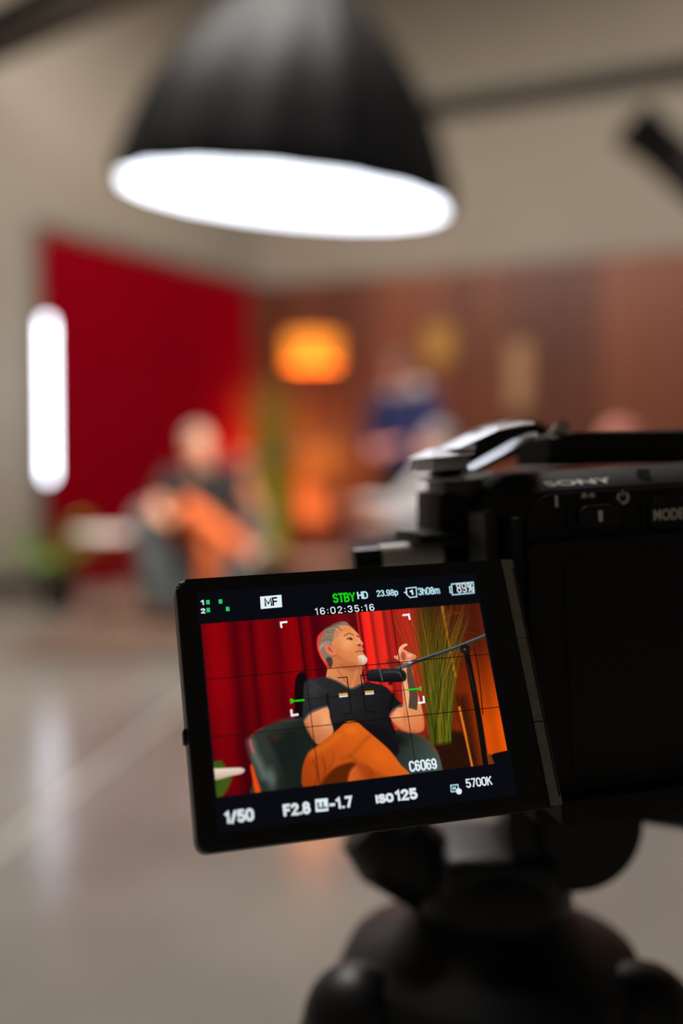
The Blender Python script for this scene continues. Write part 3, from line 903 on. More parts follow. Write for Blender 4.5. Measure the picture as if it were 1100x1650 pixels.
bm = bmesh.new(); prism(bm, mm(rrect(-3.6, -60, -0.6, -8.5, 1.0)), -0.016, -0.004, 0.0006); part('hinge_block', bm, mat('dark_grey_plastic', (40, 40, 40), 0.5), 40)
bm = bmesh.new(); box(bm, (0.0025, -0.030, 0.0005), (0.0022, 0.040, 0.004), 0.0008); part('strap_slot', bm, rubber, 40)
# power switch
bm = bmesh.new(); prism(bm, mm(rrect(14.6, -15.2, 29.2, -6.6, 4.2, 10)), 0.0008, 0.0022, 0.0006); sw = part('power_switch', bm, matte_black, 40)
bm = bmesh.new(); prism(bm, mm(rrect(16.6, -13.6, 27.4, -8.4, 2.5, 10)), 0.0018, 0.0042, 0.0008); part('switch_lever', bm, rubber, 40, sw)
ink = mat('pale_grey_ink', (240, 236, 222), 0.6)
bm = bmesh.new(); box(bm, (0.0219, -0.0109, 0.0043), (0.0010, 0.0026, 0.0003)); part('switch_mark', bm, ink, False, sw)
bm = bmesh.new(); prism(bm, mm(rrect(33.6, -16.0, 47.2, -6.4, 3.0, 8)), 0.0008, 0.0018, 0.0005); mb = part('mode_button', bm, matte_black, 40)
bm = bmesh.new(); prism(bm, mm(rrect(35.0, -15.0, 45.8, -7.6, 2.4, 8)), 0.0015, 0.0030, 0.0006); part('button_cap', bm, rubber, 40, mb)
text_mesh('button_lettering', 'MODE', 36.2, -13.0, 44.0, -10.4, 3.1, ink, mb, 0.02)
def ring2d(bm, cx, cy, r0, r1, z, a0=0, a1=360, n=28):
    pr = None
    for i in range(n + 1):
        a = math.radians(a0 + (a1 - a0) * i / n)
        row = [bm.verts.new((cx + r * math.cos(a), cy + r * math.sin(a), z)) for r in (r0, r1)]
        if pr: bm.faces.new((pr[0], pr[1], row[1], row[0]))
        pr = row
def quad2d(bm, x0, y0, x1, y1, z):
    bm.faces.new([bm.verts.new((x, y, z)) for x, y in ((x0, y0), (x1, y0), (x1, y1), (x0, y1))])
bm = bmesh.new()
quad2d(bm, 0.0121, -0.0083, 0.0128, -0.0056, 0.00128)
ring2d(bm, 0.0195, -0.0062, 0, 0.0008, 0.00128); ring2d(bm, 0.0215, -0.0063, 0, 0.0008, 0.00128)
ring2d(bm, 0.0294, -0.0071, 0.0010, 0.0016, 0.00128, 125, 415); quad2d(bm, 0.02925, -0.0068, 0.02955, -0.0053, 0.00128)
part('power_symbols', bm, ink)
# maker's lettering on the sloping top edge
lg = text_mesh('maker_lettering', 'SONY', 0, 0, 17.4, 3.2, 0, ink, rig, 0.02)
lg.matrix_local = OFF @ Matrix.Translation((0.0118, -0.00345, -0.0021)) @ Euler((math.radians(-70.1), 0, 0)).to_matrix().to_4x4()
bm = bmesh.new(); cone(bm, (0.0385, -0.0036, -0.0055), 0.0019, (0.0385, -0.0006, -0.0055), 0.0016, 20); part('record_button', bm, mat('worn_grey_button', (120, 116, 108), 0.5), 40)
# handle over the body with its sloping front arm
bm = bmesh.new(); prism(bm, [(0.0213, 0.0014), (0.0222, 0.0086), (0.0288, 0.0095), (0.0682, 0.0088), (0.0679, 0.0002), (0.0284, 0.001)], -0.046, -0.022, 0.0012, 3); hd = part('top_handle', bm, matte_black, 40)
bm = bmesh.new(); cone(bm, ((0.02640, 0.00880)[0], (0.02640, 0.00880)[1], -0.030), 0.0019, ((0.02650, 0.01080)[0], (0.02650, 0.01080)[1] + 0.0004, -0.024), 0.0019, 20); part('screw', bm, mat('pale_steel', (205, 196, 180), 0.4, 0.3), 40, hd)
bm = bmesh.new(); prism(bm, [(0.0017, 0.0069), (0.0139, 0.0116), (0.0213, 0.0141), (0.0291, 0.0149), (0.0343, 0.0135), (0.0375, 0.0103), (0.0414, 0.0084), (0.041, 0.0016), (0.0337, 0.002), (0.034, 0.0073), (0.0297, 0.0075), (0.0206, 0.003), (0.0139, -0.0), (0.0113, 0.0019), (0.0115, 0.0063)], -0.066, -0.054, 0.0016, 3); arm = part('handle_arm', bm, gloss_black, 40)
silver = mat('bright_grey_alloy', (222, 224, 230), 0.28, 0.85, noise=0.08, nscale=200)  # alloy brightened to strengthen the softbox highlights
sheen_pale_alloy = mat('sheen_pale_alloy', (245, 246, 250), 0.35, 0.0)  # pale diffuse colour standing in for reflected light on the loops
def wedge(bm, upper, lower, zb):
    """bar with a visible face sloping from its far upper edge out to its near lower edge; flat back at depth zb."""
    U_ = [bm.verts.new(p) for p in upper]; L_ = [bm.verts.new(p) for p in lower]
    UB = [bm.verts.new((p[0], p[1], min(zb, p[2] - 0.001))) for p in upper]; LB = [bm.verts.new((p[0], p[1], min(zb, p[2] - 0.001))) for p in lower]
    for i in range(len(upper) - 1):
        for A, Bq in ((U_, L_), (UB, LB), (U_, UB), (L_, LB)): bm.faces.new((A[i], A[i + 1], Bq[i + 1], Bq[i]))
    for k in (0, -1): bm.faces.new((U_[k], L_[k], LB[k], UB[k]))
bm = bmesh.new(); wedge(bm, [(0.00160, 0.00290, -0.02450), (0.01750, 0.00990, -0.02050)], [(-0.00180, 0.00140, -0.01400), (0.01330, 0.00860, -0.01000)], -0.026); part('arm_rib', bm, silver, False, arm)
bm = bmesh.new(); wedge(bm, [(-0.00110, 0.00800, -0.02950), (0.00890, 0.01230, -0.02550), (0.01520, 0.01310, -0.02400), (0.01840, 0.01280, -0.02400)], [(-0.00550, 0.00690, -0.01400), (0.00340, 0.01070, -0.01000), (0.00930, 0.01170, -0.00850), (0.01190, 0.01160, -0.00850)], -0.034); part('arm_rib', bm, silver, False, arm)
bm = bmesh.new(); wedge(bm, [(-0.00690, 0.00730, -0.03170), (0.00320, 0.00770, -0.02770)], [(-0.01260, 0.00500, -0.01400), (-0.00320, 0.00520, -0.01000)], -0.036); blk = part('cage_block', bm, silver, False)
bm = bmesh.new(); wedge(bm, [(-0.01060, 0.00490, -0.02000), (-0.00130, 0.00480, -0.02000)], [(-0.01190, 0.00150, -0.01600), (-0.00300, 0.00220, -0.01600)], -0.036); part('block_face', bm, mat('sheen_pale_grey', (225, 222, 222), 0.45, 0.0), False, blk)  # face coloured pale in place of its reflected light
bm = bmesh.new(); wedge(bm, [(-0.00770, 0.00040, -0.02670), (-0.00230, 0.00020, -0.02270)], [(-0.01140, -0.00110, -0.01400), (-0.00700, -0.00120, -0.01000)], -0.036); part('cage_loop', bm, sheen_pale_alloy, False, blk)
bm = bmesh.new(); wedge(bm, [(-0.00390, 0.00010, -0.01900), (-0.00200, 0.00220, -0.01900)], [(-0.00580, -0.00130, -0.01400), (-0.00310, 0.00080, -0.01400)], -0.036); part('cage_loop', bm, sheen_pale_alloy, False, blk)
bm = bmesh.new(); prism(bm, [(-0.0084, 0.0018), (-0.0031, 0.0017), (-0.0039, 0.0003), (-0.0091, 0.0004)], -0.030, -0.0190, 0.0003, 1); part('loop_opening', bm, rubber, 40, blk)
bm = bmesh.new(); prism(bm, [(-0.0079, -0.0011), (0.0023, -0.0009), (0.0021, -0.0057), (-0.0011, -0.0049), (-0.0081, -0.0045)], -0.036, -0.020, 0.001, 2); part('block_foot', bm, mat('grey_alloy', (78, 76, 74), 0.4, 0.4), 40, blk)
bm = bmesh.new(); prism(bm, [(-0.0081, -0.0041), (0.0081, 0.0005), (0.0117, -0.0047), (0.0111, -0.0162), (-0.0086, -0.0148)], -0.046, -0.024, 0.0012, 2); cg = part('cage_side', bm, matte_black, 40)
bm = bmesh.new(); cone(bm, ((-0.00320, -0.01300)[0], (-0.00320, -0.01300)[1], -0.0245), 0.0010, ((-0.00320, -0.01300)[0], (-0.00320, -0.01300)[1], -0.0236), 0.0010, 16); part('screw', bm, mat('brass', (190, 150, 90), 0.3, 1.0), 40, cg)
bm = bmesh.new(); prism(bm, [(-0.0153, -0.0139), (0.0091, -0.0144), (0.0089, -0.0184), (-0.0155, -0.0166)], -0.044, -0.018, 0.0012, 2); part('cage_rail', bm, matte_black, 40)
# rod clamped along the cage, behind the screen
def rod(name, a, b, r, m, parent=None):
    bm = bmesh.new(); cone(bm, (a[0], a[1], -0.030), r, (b[0], b[1], -0.030), r, 28)
    return part(name, bm, m, 40, parent)
rd = rod('side_rod', (-0.03040, -0.02040), (0.00880, -0.02000), 0.0033, gloss_black)
rod('rod_sleeve', (-0.02320, -0.02030), (-0.00700, -0.02000), 0.0036, mat('pale_grey_sleeve', (228, 224, 208), 0.35), rd)
rod('rod_collar', (-0.00700, -0.02000), (-0.00470, -0.02000), 0.0042, matte_black, rd)
# lens on the front of the camera
bm = bmesh.new()
for (z0, z1, r0, r1) in ((-0.048, -0.058, 0.030, 0.033), (-0.058, -0.105, 0.036, 0.036), (-0.105, -0.135, 0.037, 0.040)):
    cone(bm, (0.065, -0.040, z0), r0, (0.065, -0.040, z1), r1, 40)
part('lens', bm, matte_black, 40)
# tripod plate under the camera
bm = bmesh.new(); prism(bm, mm(rrect(8, -88, 70, -81.5, 1.5)), -0.070, -0.010, 0.001); part('quick_release_plate', bm, matte_black, 40)

# ------------------------------------------------------------------ flip-out screen
lcd = None
bm = bmesh.new(); prism(bm, mm(rrect(-35.5, -27.6, 41.3, 27.5, 2.2, 6)), -0.0068, 0.0, 0.0009, 3)
lcd = obj('flip_screen', bm, mat('screen_case_black', (20, 19, 18), 0.38, noise=0.15, nscale=300, bump=0.3, bscale=1500), rig, 40)
lcd.matrix_local = rig.matrix_world.inverted() @ frame(L_O, L_X, L_Y, L_N) @ Matrix.Translation((0, 0, -0.0006))
glass = mat('black_screen_glass', (5, 5, 6), 0.12, spec=0.4)
bm = bmesh.new(); prism(bm, mm(rrect(-34.4, -26.3, 38.0, 26.4, 1.4)), -0.001, 0.0004); obj('glass_cover', bm, glass, lcd, 40)
strip_m = mat('grey_hinge_plastic', (150, 142, 128), 0.55, noise=0.12, nscale=400, bump=0.4, bscale=1500)
for (y0, y1) in ((8.9, 27.3), (-9.6, 8.7), (-27.3, -9.9)):
    bm = bmesh.new()
    vs = [bm.verts.new((x / 1000, y / 1000, z / 1000)) for y in (y0, y1) for x, z in ((38.4, -1.0), (41.45, -1.0), (41.45, -0.15), (38.4, 0.55))]
    for f in ((0, 1, 2, 3), (4, 5, 6, 7), (0, 1, 5, 4), (1, 2, 6, 5), (2, 3, 7, 6), (3, 0, 4, 7)): bm.faces.new([vs[i] for i in f])
    obj('hinge_strip', bm, strip_m, lcd)
bm = bmesh.new(); prism(bm, mm(rrect(-36.2, -6.2, -35.2, -3.2, 0.4)), -0.005, -0.002); obj('pull_tab', bm, rubber, lcd)
bm = bmesh.new(); prism(bm, mm(rrect(-31.4, -24.2, 31.5, 24.4, 0.3)), 0.0003, 0.00046); obj('display_panel', bm, emit('display_backlight', (9, 11, 16), 1.0), lcd)

# -- the live picture on the screen, painted pixel by pixel onto a fine grid of coloured vertices
class Paint:
    def __init__(s, w=576, h=324):
        s.w, s.h = w, h
        s.U, s.V = np.meshgrid(np.linspace(0, 1600, w), np.linspace(0, 900, h))
        s.C = np.zeros((h, w, 3))
    def _box(s, p, pad):
        x0, y0 = p.min(0) - pad; x1, y1 = p.max(0) + pad
        i0, i1 = int(max(0, x0 / 1600 * (s.w - 1))), int(min(s.w, x1 / 1600 * (s.w - 1) + 2))
        j0, j1 = int(max(0, y0 / 900 * (s.h - 1))), int(min(s.h, y1 / 900 * (s.h - 1) + 2))
        if i1 <= i0 or j1 <= j0: return None
        return slice(j0, j1), slice(i0, i1)
    def smooth(s, p, closed=True, n=6):
        p = np.array(p, float); N = len(p); out = []
        for i in range(N if closed else N - 1):
            a, b, c, d = (p[(i + k) % N] if closed else p[min(max(i + k, 0), N - 1)] for k in (-1, 0, 1, 2))
            for t in np.linspace(0, 1, n, endpoint=False):
                out.append(0.5 * ((2 * b) + (c - a) * t + (2 * a - 5 * b + 4 * c - d) * t * t + (3 * b - a - 3 * c + d) * t ** 3))
        if not closed: out.append(p[-1])
        return np.array(out)
    def blend(s, sl, a, col):
        c = np.array(col, float)
        s.C[sl] = s.C[sl] * (1 - a[..., None]) + c * a[..., None]
    def color(s, sl, col):
        if isinstance(col, dict):
            p0, p1 = np.array(col['a'], float), np.array(col['b'], float); d = p1 - p0
            t = np.clip(((s.U[sl] - p0[0]) * d[0] + (s.V[sl] - p0[1]) * d[1]) / (d @ d), 0, 1)[..., None]
            return np.array(col['c0'], float) * (1 - t) + np.array(col['c1'], float) * t
        return col
    def poly(s, pts, col, soft=5, curve=True, alpha=1.0):
        p = s.smooth(pts) if curve else np.array(pts, float)
        sl = s._box(p, soft + 2)
        if sl is None: return
        X, Y = s.U[sl], s.V[sl]
        d2 = np.full(X.shape, 1e12); ins = np.zeros(X.shape, bool)
        q = np.roll(p, -1, 0)
        for (ax, ay), (bx, by) in zip(p, q):
            ex, ey = bx - ax, by - ay; L = ex * ex + ey * ey + 1e-9
            t = np.clip(((X - ax) * ex + (Y - ay) * ey) / L, 0, 1)
            d2 = np.minimum(d2, (X - ax - ex * t) ** 2 + (Y - ay - ey * t) ** 2)
            if abs(ey) > 1e-9:
                cond = (ay > Y) != (by > Y)
                ins ^= cond & (X < ex * (Y - ay) / ey + ax)
        sd = np.sqrt(d2) * np.where(ins, -1, 1)
        s.blend(sl, np.clip(0.5 - sd / soft, 0, 1) * alpha, s.color(sl, col))
    def line(s, pts, w, col, soft=3, alpha=1.0, curve=True, w1=None):
        p = s.smooth(pts, False) if curve and len(pts) > 2 else np.array(pts, float)
        sl = s._box(p, max(w, w1 or 0) + soft + 2)
        if sl is None: return
        X, Y = s.U[sl], s.V[sl]; A = np.zeros(X.shape); n = len(p) - 1
        for i in range(n):
            (ax, ay), (bx, by) = p[i], p[i + 1]
            ex, ey = bx - ax, by - ay; L = ex * ex + ey * ey + 1e-9
            t = np.clip(((X - ax) * ex + (Y - ay) * ey) / L, 0, 1)
            d = np.hypot(X - ax - ex * t, Y - ay - ey * t)
            ww = w if w1 is None else w + (w1 - w) * (i + t) / n
            A = np.maximum(A, np.clip(0.5 - (d - ww / 2) / soft, 0, 1))
        s.blend(sl, A * alpha, s.color(sl, col))
    def ell(s, cx, cy, rx, ry, col, alpha=1.0, power=1.0, rot=0.0):
        c, q = math.cos(rot), math.sin(rot); R = max(rx, ry)
        sl = s._box(np.array([[cx - R, cy - R], [cx + R, cy + R]]), 2)
        if sl is None: return
        X, Y = s.U[sl] - cx, s.V[sl] - cy
        d = np.sqrt(((X * c + Y * q) / rx) ** 2 + ((-X * q + Y * c) / ry) ** 2)
        a = np.clip(1 - d, 0, 1); a = a * a * (3 - 2 * a)
        s.blend(sl, np.clip(a * alpha * power, 0, 1), col)

def paint_picture():
    P = Paint(); U, V = P.U, P.V
    r = random.Random(12)
    # curtain: pleats as a brightness profile across the picture
    xs = [2, 35, 68, 117, 154, 177, 224, 248, 264, 281, 311, 359, 406, 437, 488, 516, 536, 557, 581, 602, 633, 668, 748, 808, 836, 854, 864, 878, 893, 928, 946, 964, 1000, 1017, 1043, 1064, 1104, 1158, 1267]
    br = [.50,.62,.66,.62,.42,.36,.52,.44,.34,.50,.60,.52,.42,.56,.66,.62,.34,.52,.58,.34,.30,.36,.44,.40,.32,.30,.80,.36,.96,1.0,.58,.86,.94,.52,.74,.60,.66,.72,.60]
    rd = np.interp(U + (V - 130) * 0.012, xs, br)
    right = np.clip((U - 520) / 420, 0, 1)
    fall = 1 - 0.30 * np.clip((V - 350) / 550, 0, 1)
    P.C[..., 0] = np.clip((205 + 45 * right) * rd * fall + 8, 0, 255)
    P.C[..., 1] = (2 + 44 * right ** 2 * rd) * fall
    P.C[..., 2] = 10 + 22 * right * rd
    # timber wall on the right, lit orange from below
    k = np.clip((U - 1180) / 120, 0, 1)[..., None]; k = k * k * (3 - 2 * k)
    v = np.clip(V / 900, 0, 1)[..., None]
    wall = np.array([84, 26, 12.]) * (1 - v) + np.array([150, 44, 8.]) * v
    hot = np.clip((V - 250) / 450, 0, 1)[..., None] * np.clip((U - 1370) / 160, 0, 1)[..., None]
    wall = wall * (1 - hot) + np.array([236, 86, 8.]) * hot
    wall = wall * (0.92 + 0.08 * np.sin(U / 21.0 + 0.6 * np.sin(U / 60)))[..., None]
    P.C[:] = P.C * (1 - k) + wall * k
    P.line([(1392, 548), (1401, 753), (1404, 920)], 60, (30, 14, 8), 70, 0.75)
    P.line([(1284, 26), (1262, 363), (1218, 767)], 120, (52, 50, 14), 130, 0.75)
    P.ell(*(1498, 133), 130, 170, (70, 24, 12), 0.8)
    # pot and floor behind the plant
    P.poly([(1162, 722), (1326, 705), (1379, 751), (1376, 917), (1124, 937)], (38, 18, 10), 30)
    # thin bamboo pole
    P.line([(1372, -1), (1373, 195), (1378, 408)], 13, (206, 106, 26), 6)
    P.line([(1368, 580), (1375, 734), (1382, 904)], 13, (222, 122, 34), 6)
    P.line([(1366, 512), (1368, 716), (1367, 889)], 5, (60, 22, 8), 4)
    # grass blades
    roots = (1226, 801)
    for i in range(190):
        t = r.random()
        bx, by = roots[0] + r.uniform(-60, 60), roots[1] - r.uniform(0, 40)
        if i < 60:
            px = r.uniform(622, 690); tip = (1037.9 + (px - 622) * 3.7271); col = r.choice([(176, 74, 22), (150, 66, 18), (196, 92, 34), (112, 74, 18), (84, 60, 14)]); w = r.uniform(3, 6)
        else:
            px = r.uniform(655, 762); tip = (1037.9 + (px - 622) * 3.7271); col = r.choice([(74, 84, 16), (96, 98, 22), (52, 64, 10), (120, 112, 34), (64, 76, 14), (44, 50, 8), (136, 92, 22)]); w = r.uniform(5, 11)
        ty = r.uniform(-60, 420 if i % 3 else 120)
        mx = bx + (tip - bx) * 0.35 * r.uniform(0.6, 1.1)
        P.line([(bx, by), (mx, by + (ty - by) * 0.5), (bx + (tip - bx) * (1 - max(0, ty) / 1000), ty)], w, col, 4, r.uniform(0.45, 0.85), w1=1.5)
    for i in range(16):
        x0 = r.uniform(1290, 1420); y0 = r.uniform(20, 320)
        P.line([(x0, y0 + 60), (x0 + r.uniform(20, 70), y0), (x0 + r.uniform(80, 160), y0 + r.uniform(-20, 30))], 4, (140, 58, 24), 4, 0.5, w1=1.5)
    P.line([(1240, 803), (1229, 668), (1224, 532)], 16, (84, 106, 18), 8, 0.8, w1=4)
    P.line([(1248, 797), (1291, 641), (1381, 374)], 16, (98, 116, 20), 8, 0.7, w1=4)
    P.poly([(1166, 782), (1298, 762), (1379, 751), (1370, 909), (1160, 932)], (40, 17, 9), 26)
    P.line([(1368, 580), (1375, 734), (1382, 904)], 12, (214, 116, 32), 6)
    # microphone stand pole and cable
    P.line([(1520, 251), (1517, 421), (1498, 628)], 6, (34, 14, 8), 4)
    P.line([(1468, 250), (1471, 445), (1470, 659), (1461, 910)], 34, (15, 12, 11), 8)
    P.line([(1464, 346), (1471, 504)], 6, (52, 44, 40), 5, 0.7)
    P.poly([(1485, 859), (1521, 846), (1618, 837), (1614, 926), (1518, 932)], (9, 11, 15), 6, False)
    P.poly([(1476, 848), (1499, 844), (1515, 909), (1485, 912)], (120, 50, 14), 6, False)
    # side table and leaves, lower left
    P.poly([(-13, 731), (19, 722), (44, 728), (53, 763), (-17, 774)], (58, 84, 20), 8)
    P.poly([(-14, 811), (81, 810), (71, 845), (42, 885), (1, 917), (-24, 914)], (64, 84, 22), 10)
    P.poly([(-13, 760), (22, 760), (85, 764), (136, 769), (154, 782), (139, 798), (88, 804), (-15, 813)], {'c0': (238, 216, 200), 'c1': (186, 160, 142), 'a': (66, 764), 'b': (67, 820)}, 5)
    # armchair
    P.poly([(474, 344), (537, 336), (519, 629), (448, 608)], (16, 8, 9), 9)
    P.poly([(194, 640), (207, 609), (235, 593), (287, 572), (348, 559), (422, 554), (529, 555), (582, 668), (540, 980), (194, 940), (195, 816)], {'c0': (46, 52, 46), 'c1': (26, 31, 28), 'a': (283, 668), 'b': (446, 734)}, 5)
    P.poly([(288, 624), (361, 612), (447, 621), (453, 782), (443, 969), (379, 961), (352, 803), (313, 688)], (24, 30, 27), 26)
    P.ell(*(326, 634), 70, 40, (84, 52, 34), 0.45)
    P.ell(*(408, 552), 120, 22, (70, 76, 70), 0.5)
    P.line([(200, 647), (210, 705), (233, 764), (252, 823)], 34, (106, 122, 114), 44, 0.85)
    P.ell(*(286, 839), 46, 95, (100, 118, 108), 0.75)
    P.line([(198, 634), (199, 660), (211, 699)], 8, (255, 70, 70), 6, 0.9)
    P.line([(203, 622), (225, 598), (273, 578)], 5, (190, 40, 36), 6, 0.7)
    P.poly([(186, 762), (197, 767), (208, 818), (224, 900), (198, 906), (190, 831)], (232, 74, 16), 5)
    P.poly([(888, 719), (966, 668), (1035, 675), (1110, 696), (1166, 742), (1203, 812), (1213, 912), (1212, 957), (916, 936)], {'c0': (40, 46, 42), 'c1': (70, 86, 80), 'a': (1007, 762), 'b': (1187, 879)}, 5)
    P.line([(1102, 699), (1158, 744), (1190, 804)], 18, (120, 58, 30), 20, 0.6)
    P.ell(*(986, 717), 90, 60, (16, 18, 17), 0.9)
    # t-shirt
    P.poly([(527, 355), (583, 345), (652, 344), (707, 375), (775, 412), (844, 391), (926, 409), (969, 430), (996, 463), (1021, 503), (1044, 535), (1013, 553), (966, 582), (969, 629), (988, 710), (974, 794), (872, 783), (706, 746), (612, 690), (626, 541), (574, 523), (494, 568), (496, 495), (510, 414)], {'c0': (46, 44, 46), 'c1': (23, 22, 24), 'a': (555, 351), 'b': (895, 634)}, 5)
    P.ell(*(741, 503), 130, 90, (38, 37, 40), 0.7)
    P.ell(*(565, 409), 60, 70, (62, 60, 62), 0.6)
    P.line([(554, 361), (597, 395), (634, 429)], 7, (70, 68, 70), 10, 0.5)
    P.line([(637, 436), (634, 509), (641, 628)], 12, (12, 11, 12), 12, 0.8)
    P.line([(1005, 471), (967, 575), (972, 675)], 16, (12, 11, 12), 16, 0.8)
    P.poly([(643, 615), (729, 585), (828, 614), (952, 667), (975, 788), (817, 692)], (17, 15, 17), 30, alpha=.8)
    # near arm hanging between the knees
    P.poly([(493, 571), (528, 535), (578, 517), (630, 508), (636, 569), (643, 638), (602, 670), (558, 694), (536, 679), (512, 631)], {'c0': (238, 158, 104), 'c1': (196, 112, 70), 'a': (599, 538), 'b': (524, 649)}, 5)
    P.ell(*(607, 579), 40, 60, (246, 172, 118), 0.6)
    P.line([(499, 581), (519, 635), (540, 676)], 10, (150, 78, 46), 14, 0.7)
    P.line([(494, 564), (529, 528), (575, 511), (628, 502)], 9, (104, 100, 100), 5, 0.85)
    # trousers
    P.poly([(448, 901), (449, 829), (467, 777), (496, 733), (565, 692), (653, 639), (714, 598), (749, 592), (785, 605), (818, 640), (857, 680), (934, 764), (980, 840), (1028, 929), (816, 924), (703, 1000), (540, 980)], {'c0': (218, 96, 24), 'c1': (164, 62, 14), 'a': (724, 624), 'b': (486, 887)}, 5)
    P.poly([(683, 909), (693, 860), (721, 831), (772, 811), (826, 855), (829, 926), (726, 955)], {'c0': (214, 96, 40), 'c1': (170, 66, 22), 'a': (700, 860), 'b': (815, 886)}, 6)
    P.poly([(545, 894), (599, 840), (656, 814), (718, 805), (743, 817), (705, 851), (680, 909), (666, 933), (546, 934)], (92, 34, 8), 16)
    P.poly([(710, 765), (759, 803), (826, 855), (913, 913), (816, 924), (747, 840)], (150, 62, 12), 26, alpha=.6)
    P.line([(674, 781), (724, 767), (794, 709), (839, 681)], 14, (148, 62, 12), 26, 0.5)
    P.ell(*(742, 639), 60, 40, (236, 114, 34), 0.8)
    P.ell(*(878, 790), 90, 60, (232, 102, 22), 0.7, rot=.7)
    P.line([(512, 738), (590, 707), (670, 664)], 26, (224, 112, 32), 36, 0.6)
    P.line([(517, 776), (529, 835), (511, 896)], 9, (120, 46, 10), 14, 0.6)
    P.line([(568, 769), (574, 827), (545, 894)], 8, (112, 44, 10), 14, 0.6)
    P.line([(632, 744), (619, 788), (587, 829)], 7, (130, 52, 10), 12, 0.5)
    # neck
    P.poly([(671, 256), (654, 309), (645, 346), (678, 359), (723, 386), (771, 416), (818, 402), (848, 391), (843, 353), (849, 292), (777, 251)], {'c0': (222, 138, 86), 'c1': (196, 112, 66), 'a': (669, 327), 'b': (829, 331)}, 5)
    P.line([(724, 281), (776, 306), (839, 308)], 26, (168, 88, 52), 26, 0.7)
    P.line([(705, 293), (732, 350), (763, 400)], 6, (166, 92, 56), 10, 0.7)
    P.line([(676, 297), (662, 350)], 8, (236, 120, 80), 10, 0.6)
    P.line([(819, 324), (798, 370), (779, 409)], 9, (236, 156, 104), 14, 0.6)
    P.line([(652, 348), (710, 379), (774, 420), (848, 395)], 8, (92, 84, 84), 5, 0.9)
    # head
    P.poly([(680, 243), (669, 173), (692, 105), (732, 73), (768, 63), (804, 66), (829, 88), (853, 118), (863, 138), (864, 154), (875, 174), (873, 186), (865, 194), (871, 212), (866, 222), (871, 235), (878, 249), (886, 267), (878, 287), (858, 298), (830, 297), (793, 287), (746, 276), (701, 293), (675, 283)], {'c0': (236, 150, 92), 'c1': (206, 116, 68), 'a': (813, 150), 'b': (721, 274)}, 4)
    P.ell(*(786, 91), 64, 30, (226, 132, 72), 0.75)
    P.ell(*(782, 168), 55, 62, (244, 170, 114), 0.7)
    P.ell(*(852, 177), 18, 30, (250, 186, 138), 0.6)
    P.line([(726, 240), (760, 270), (813, 292)], 14, (184, 100, 60), 18, 0.7)
    P.line([(732, 199), (719, 239)], 8, (196, 112, 68), 12, 0.6)
    P.line([(776, 126), (804, 116), (829, 125)], 7, (128, 78, 52), 6, 0.85)
    P.line([(849, 133), (866, 142)], 8, (116, 62, 44), 6, 0.85)
    P.ell(*(807, 142), 30, 13, (196, 116, 76), 0.8)
    P.line([(790, 146), (807, 142), (818, 152)], 6, (84, 34, 26), 5, 0.95)
    P.ell(*(810, 148), 11, 9, (70, 28, 24), 1.0, 1.6)
    P.line([(832, 144), (846, 163), (863, 171)], 5, (216, 134, 92), 8, 0.6)
    P.poly([(840, 182), (855, 176), (867, 180), (869, 193), (854, 197), (844, 192)], (196, 94, 70), 6)
    P.ell(*(852, 186), 11, 7, (128, 44, 38), 1.0, 1.5)
    P.line([(824, 172), (831, 193), (830, 214)], 4, (210, 126, 86), 8, 0.6)
    P.poly([(844, 201), (870, 198), (872, 216), (846, 217)], (214, 112, 90), 8, alpha=.7)
    P.line([(827, 224), (845, 219), (868, 223)], 4.5, (132, 54, 46), 4, 0.95)
    P.line([(840, 229), (867, 230)], 6, (224, 112, 92), 5, 0.8)
    P.poly([(836, 249), (853, 242), (870, 243), (881, 255), (887, 269), (878, 287), (860, 296), (844, 290), (836, 272)], {'c0': (232, 208, 186), 'c1': (196, 156, 128), 'a': (864, 258), 'b': (852, 296)}, 7)
    P.line([(843, 257), (850, 285)], 4, (226, 140, 118), 5, 0.7)
    P.line([(862, 251), (864, 283)], 3, (250, 240, 230), 4, 0.8)
    hair = lambda x, y: (3.4802 * x + -0.4750 * y + -667.69, 0.2823 * x + 3.4576 * y + -3572.00)
    # hair swept back, with a red rim light
    P.poly([(665, 300), (640, 260), (623, 214), (618, 168), (623, 134), (639, 108), (678, 76), (723, 58), (757, 46), (778, 45), (799, 50), (814, 69), (822, 84), (803, 71), (771, 67), (742, 77), (724, 100), (711, 134), (696, 175), (698, 217), (692, 244), (682, 291)], (138, 116, 98), 4)
    for i in range(46):
        t = r.random(); q = r.random()
        a = (512.5 + 24 * t ** 1.3, 1046 - 42 * t + 4 * q); b = (531 + 26 * t - 6 * q, 1038 - 28 * t + 6 * q)
        P.line([hair(*q) for q in (a, ((a[0] + b[0]) / 2, (a[1] + b[1]) / 2 - 3.2), b)], r.uniform(3, 7), r.choice([(96, 76, 62), (118, 98, 82), (184, 164, 148), (204, 186, 170), (156, 134, 116), (146, 122, 104)]), 6, 0.55, w1=1.5)
    P.line([(674, 80), (723, 62), (767, 51)], 6, (78, 60, 48), 6, 0.8)
    P.poly([(660, 241), (684, 240), (691, 264), (680, 294), (666, 296), (655, 275)], (70, 56, 50), 7)
    P.line([(665, 96), (644, 118), (635, 149)], 10, (226, 60, 52), 8, 0.8)
    P.line([(654, 98), (630, 121), (620, 169), (628, 218), (646, 260), (666, 296)], 10, (250, 48, 44), 6, 0.92)
    P.line([(628, 190), (636, 232), (659, 272)], 7, (255, 96, 88), 7, 0.7)
    # ear
    P.poly([(658, 177), (672, 170), (686, 172), (698, 186), (707, 202), (717, 216), (714, 228), (696, 230), (679, 224), (664, 209), (657, 192)], (228, 122, 84), 4)
    P.poly([(669, 185), (682, 181), (692, 194), (699, 210), (685, 209), (672, 199)], (180, 74, 52), 5)
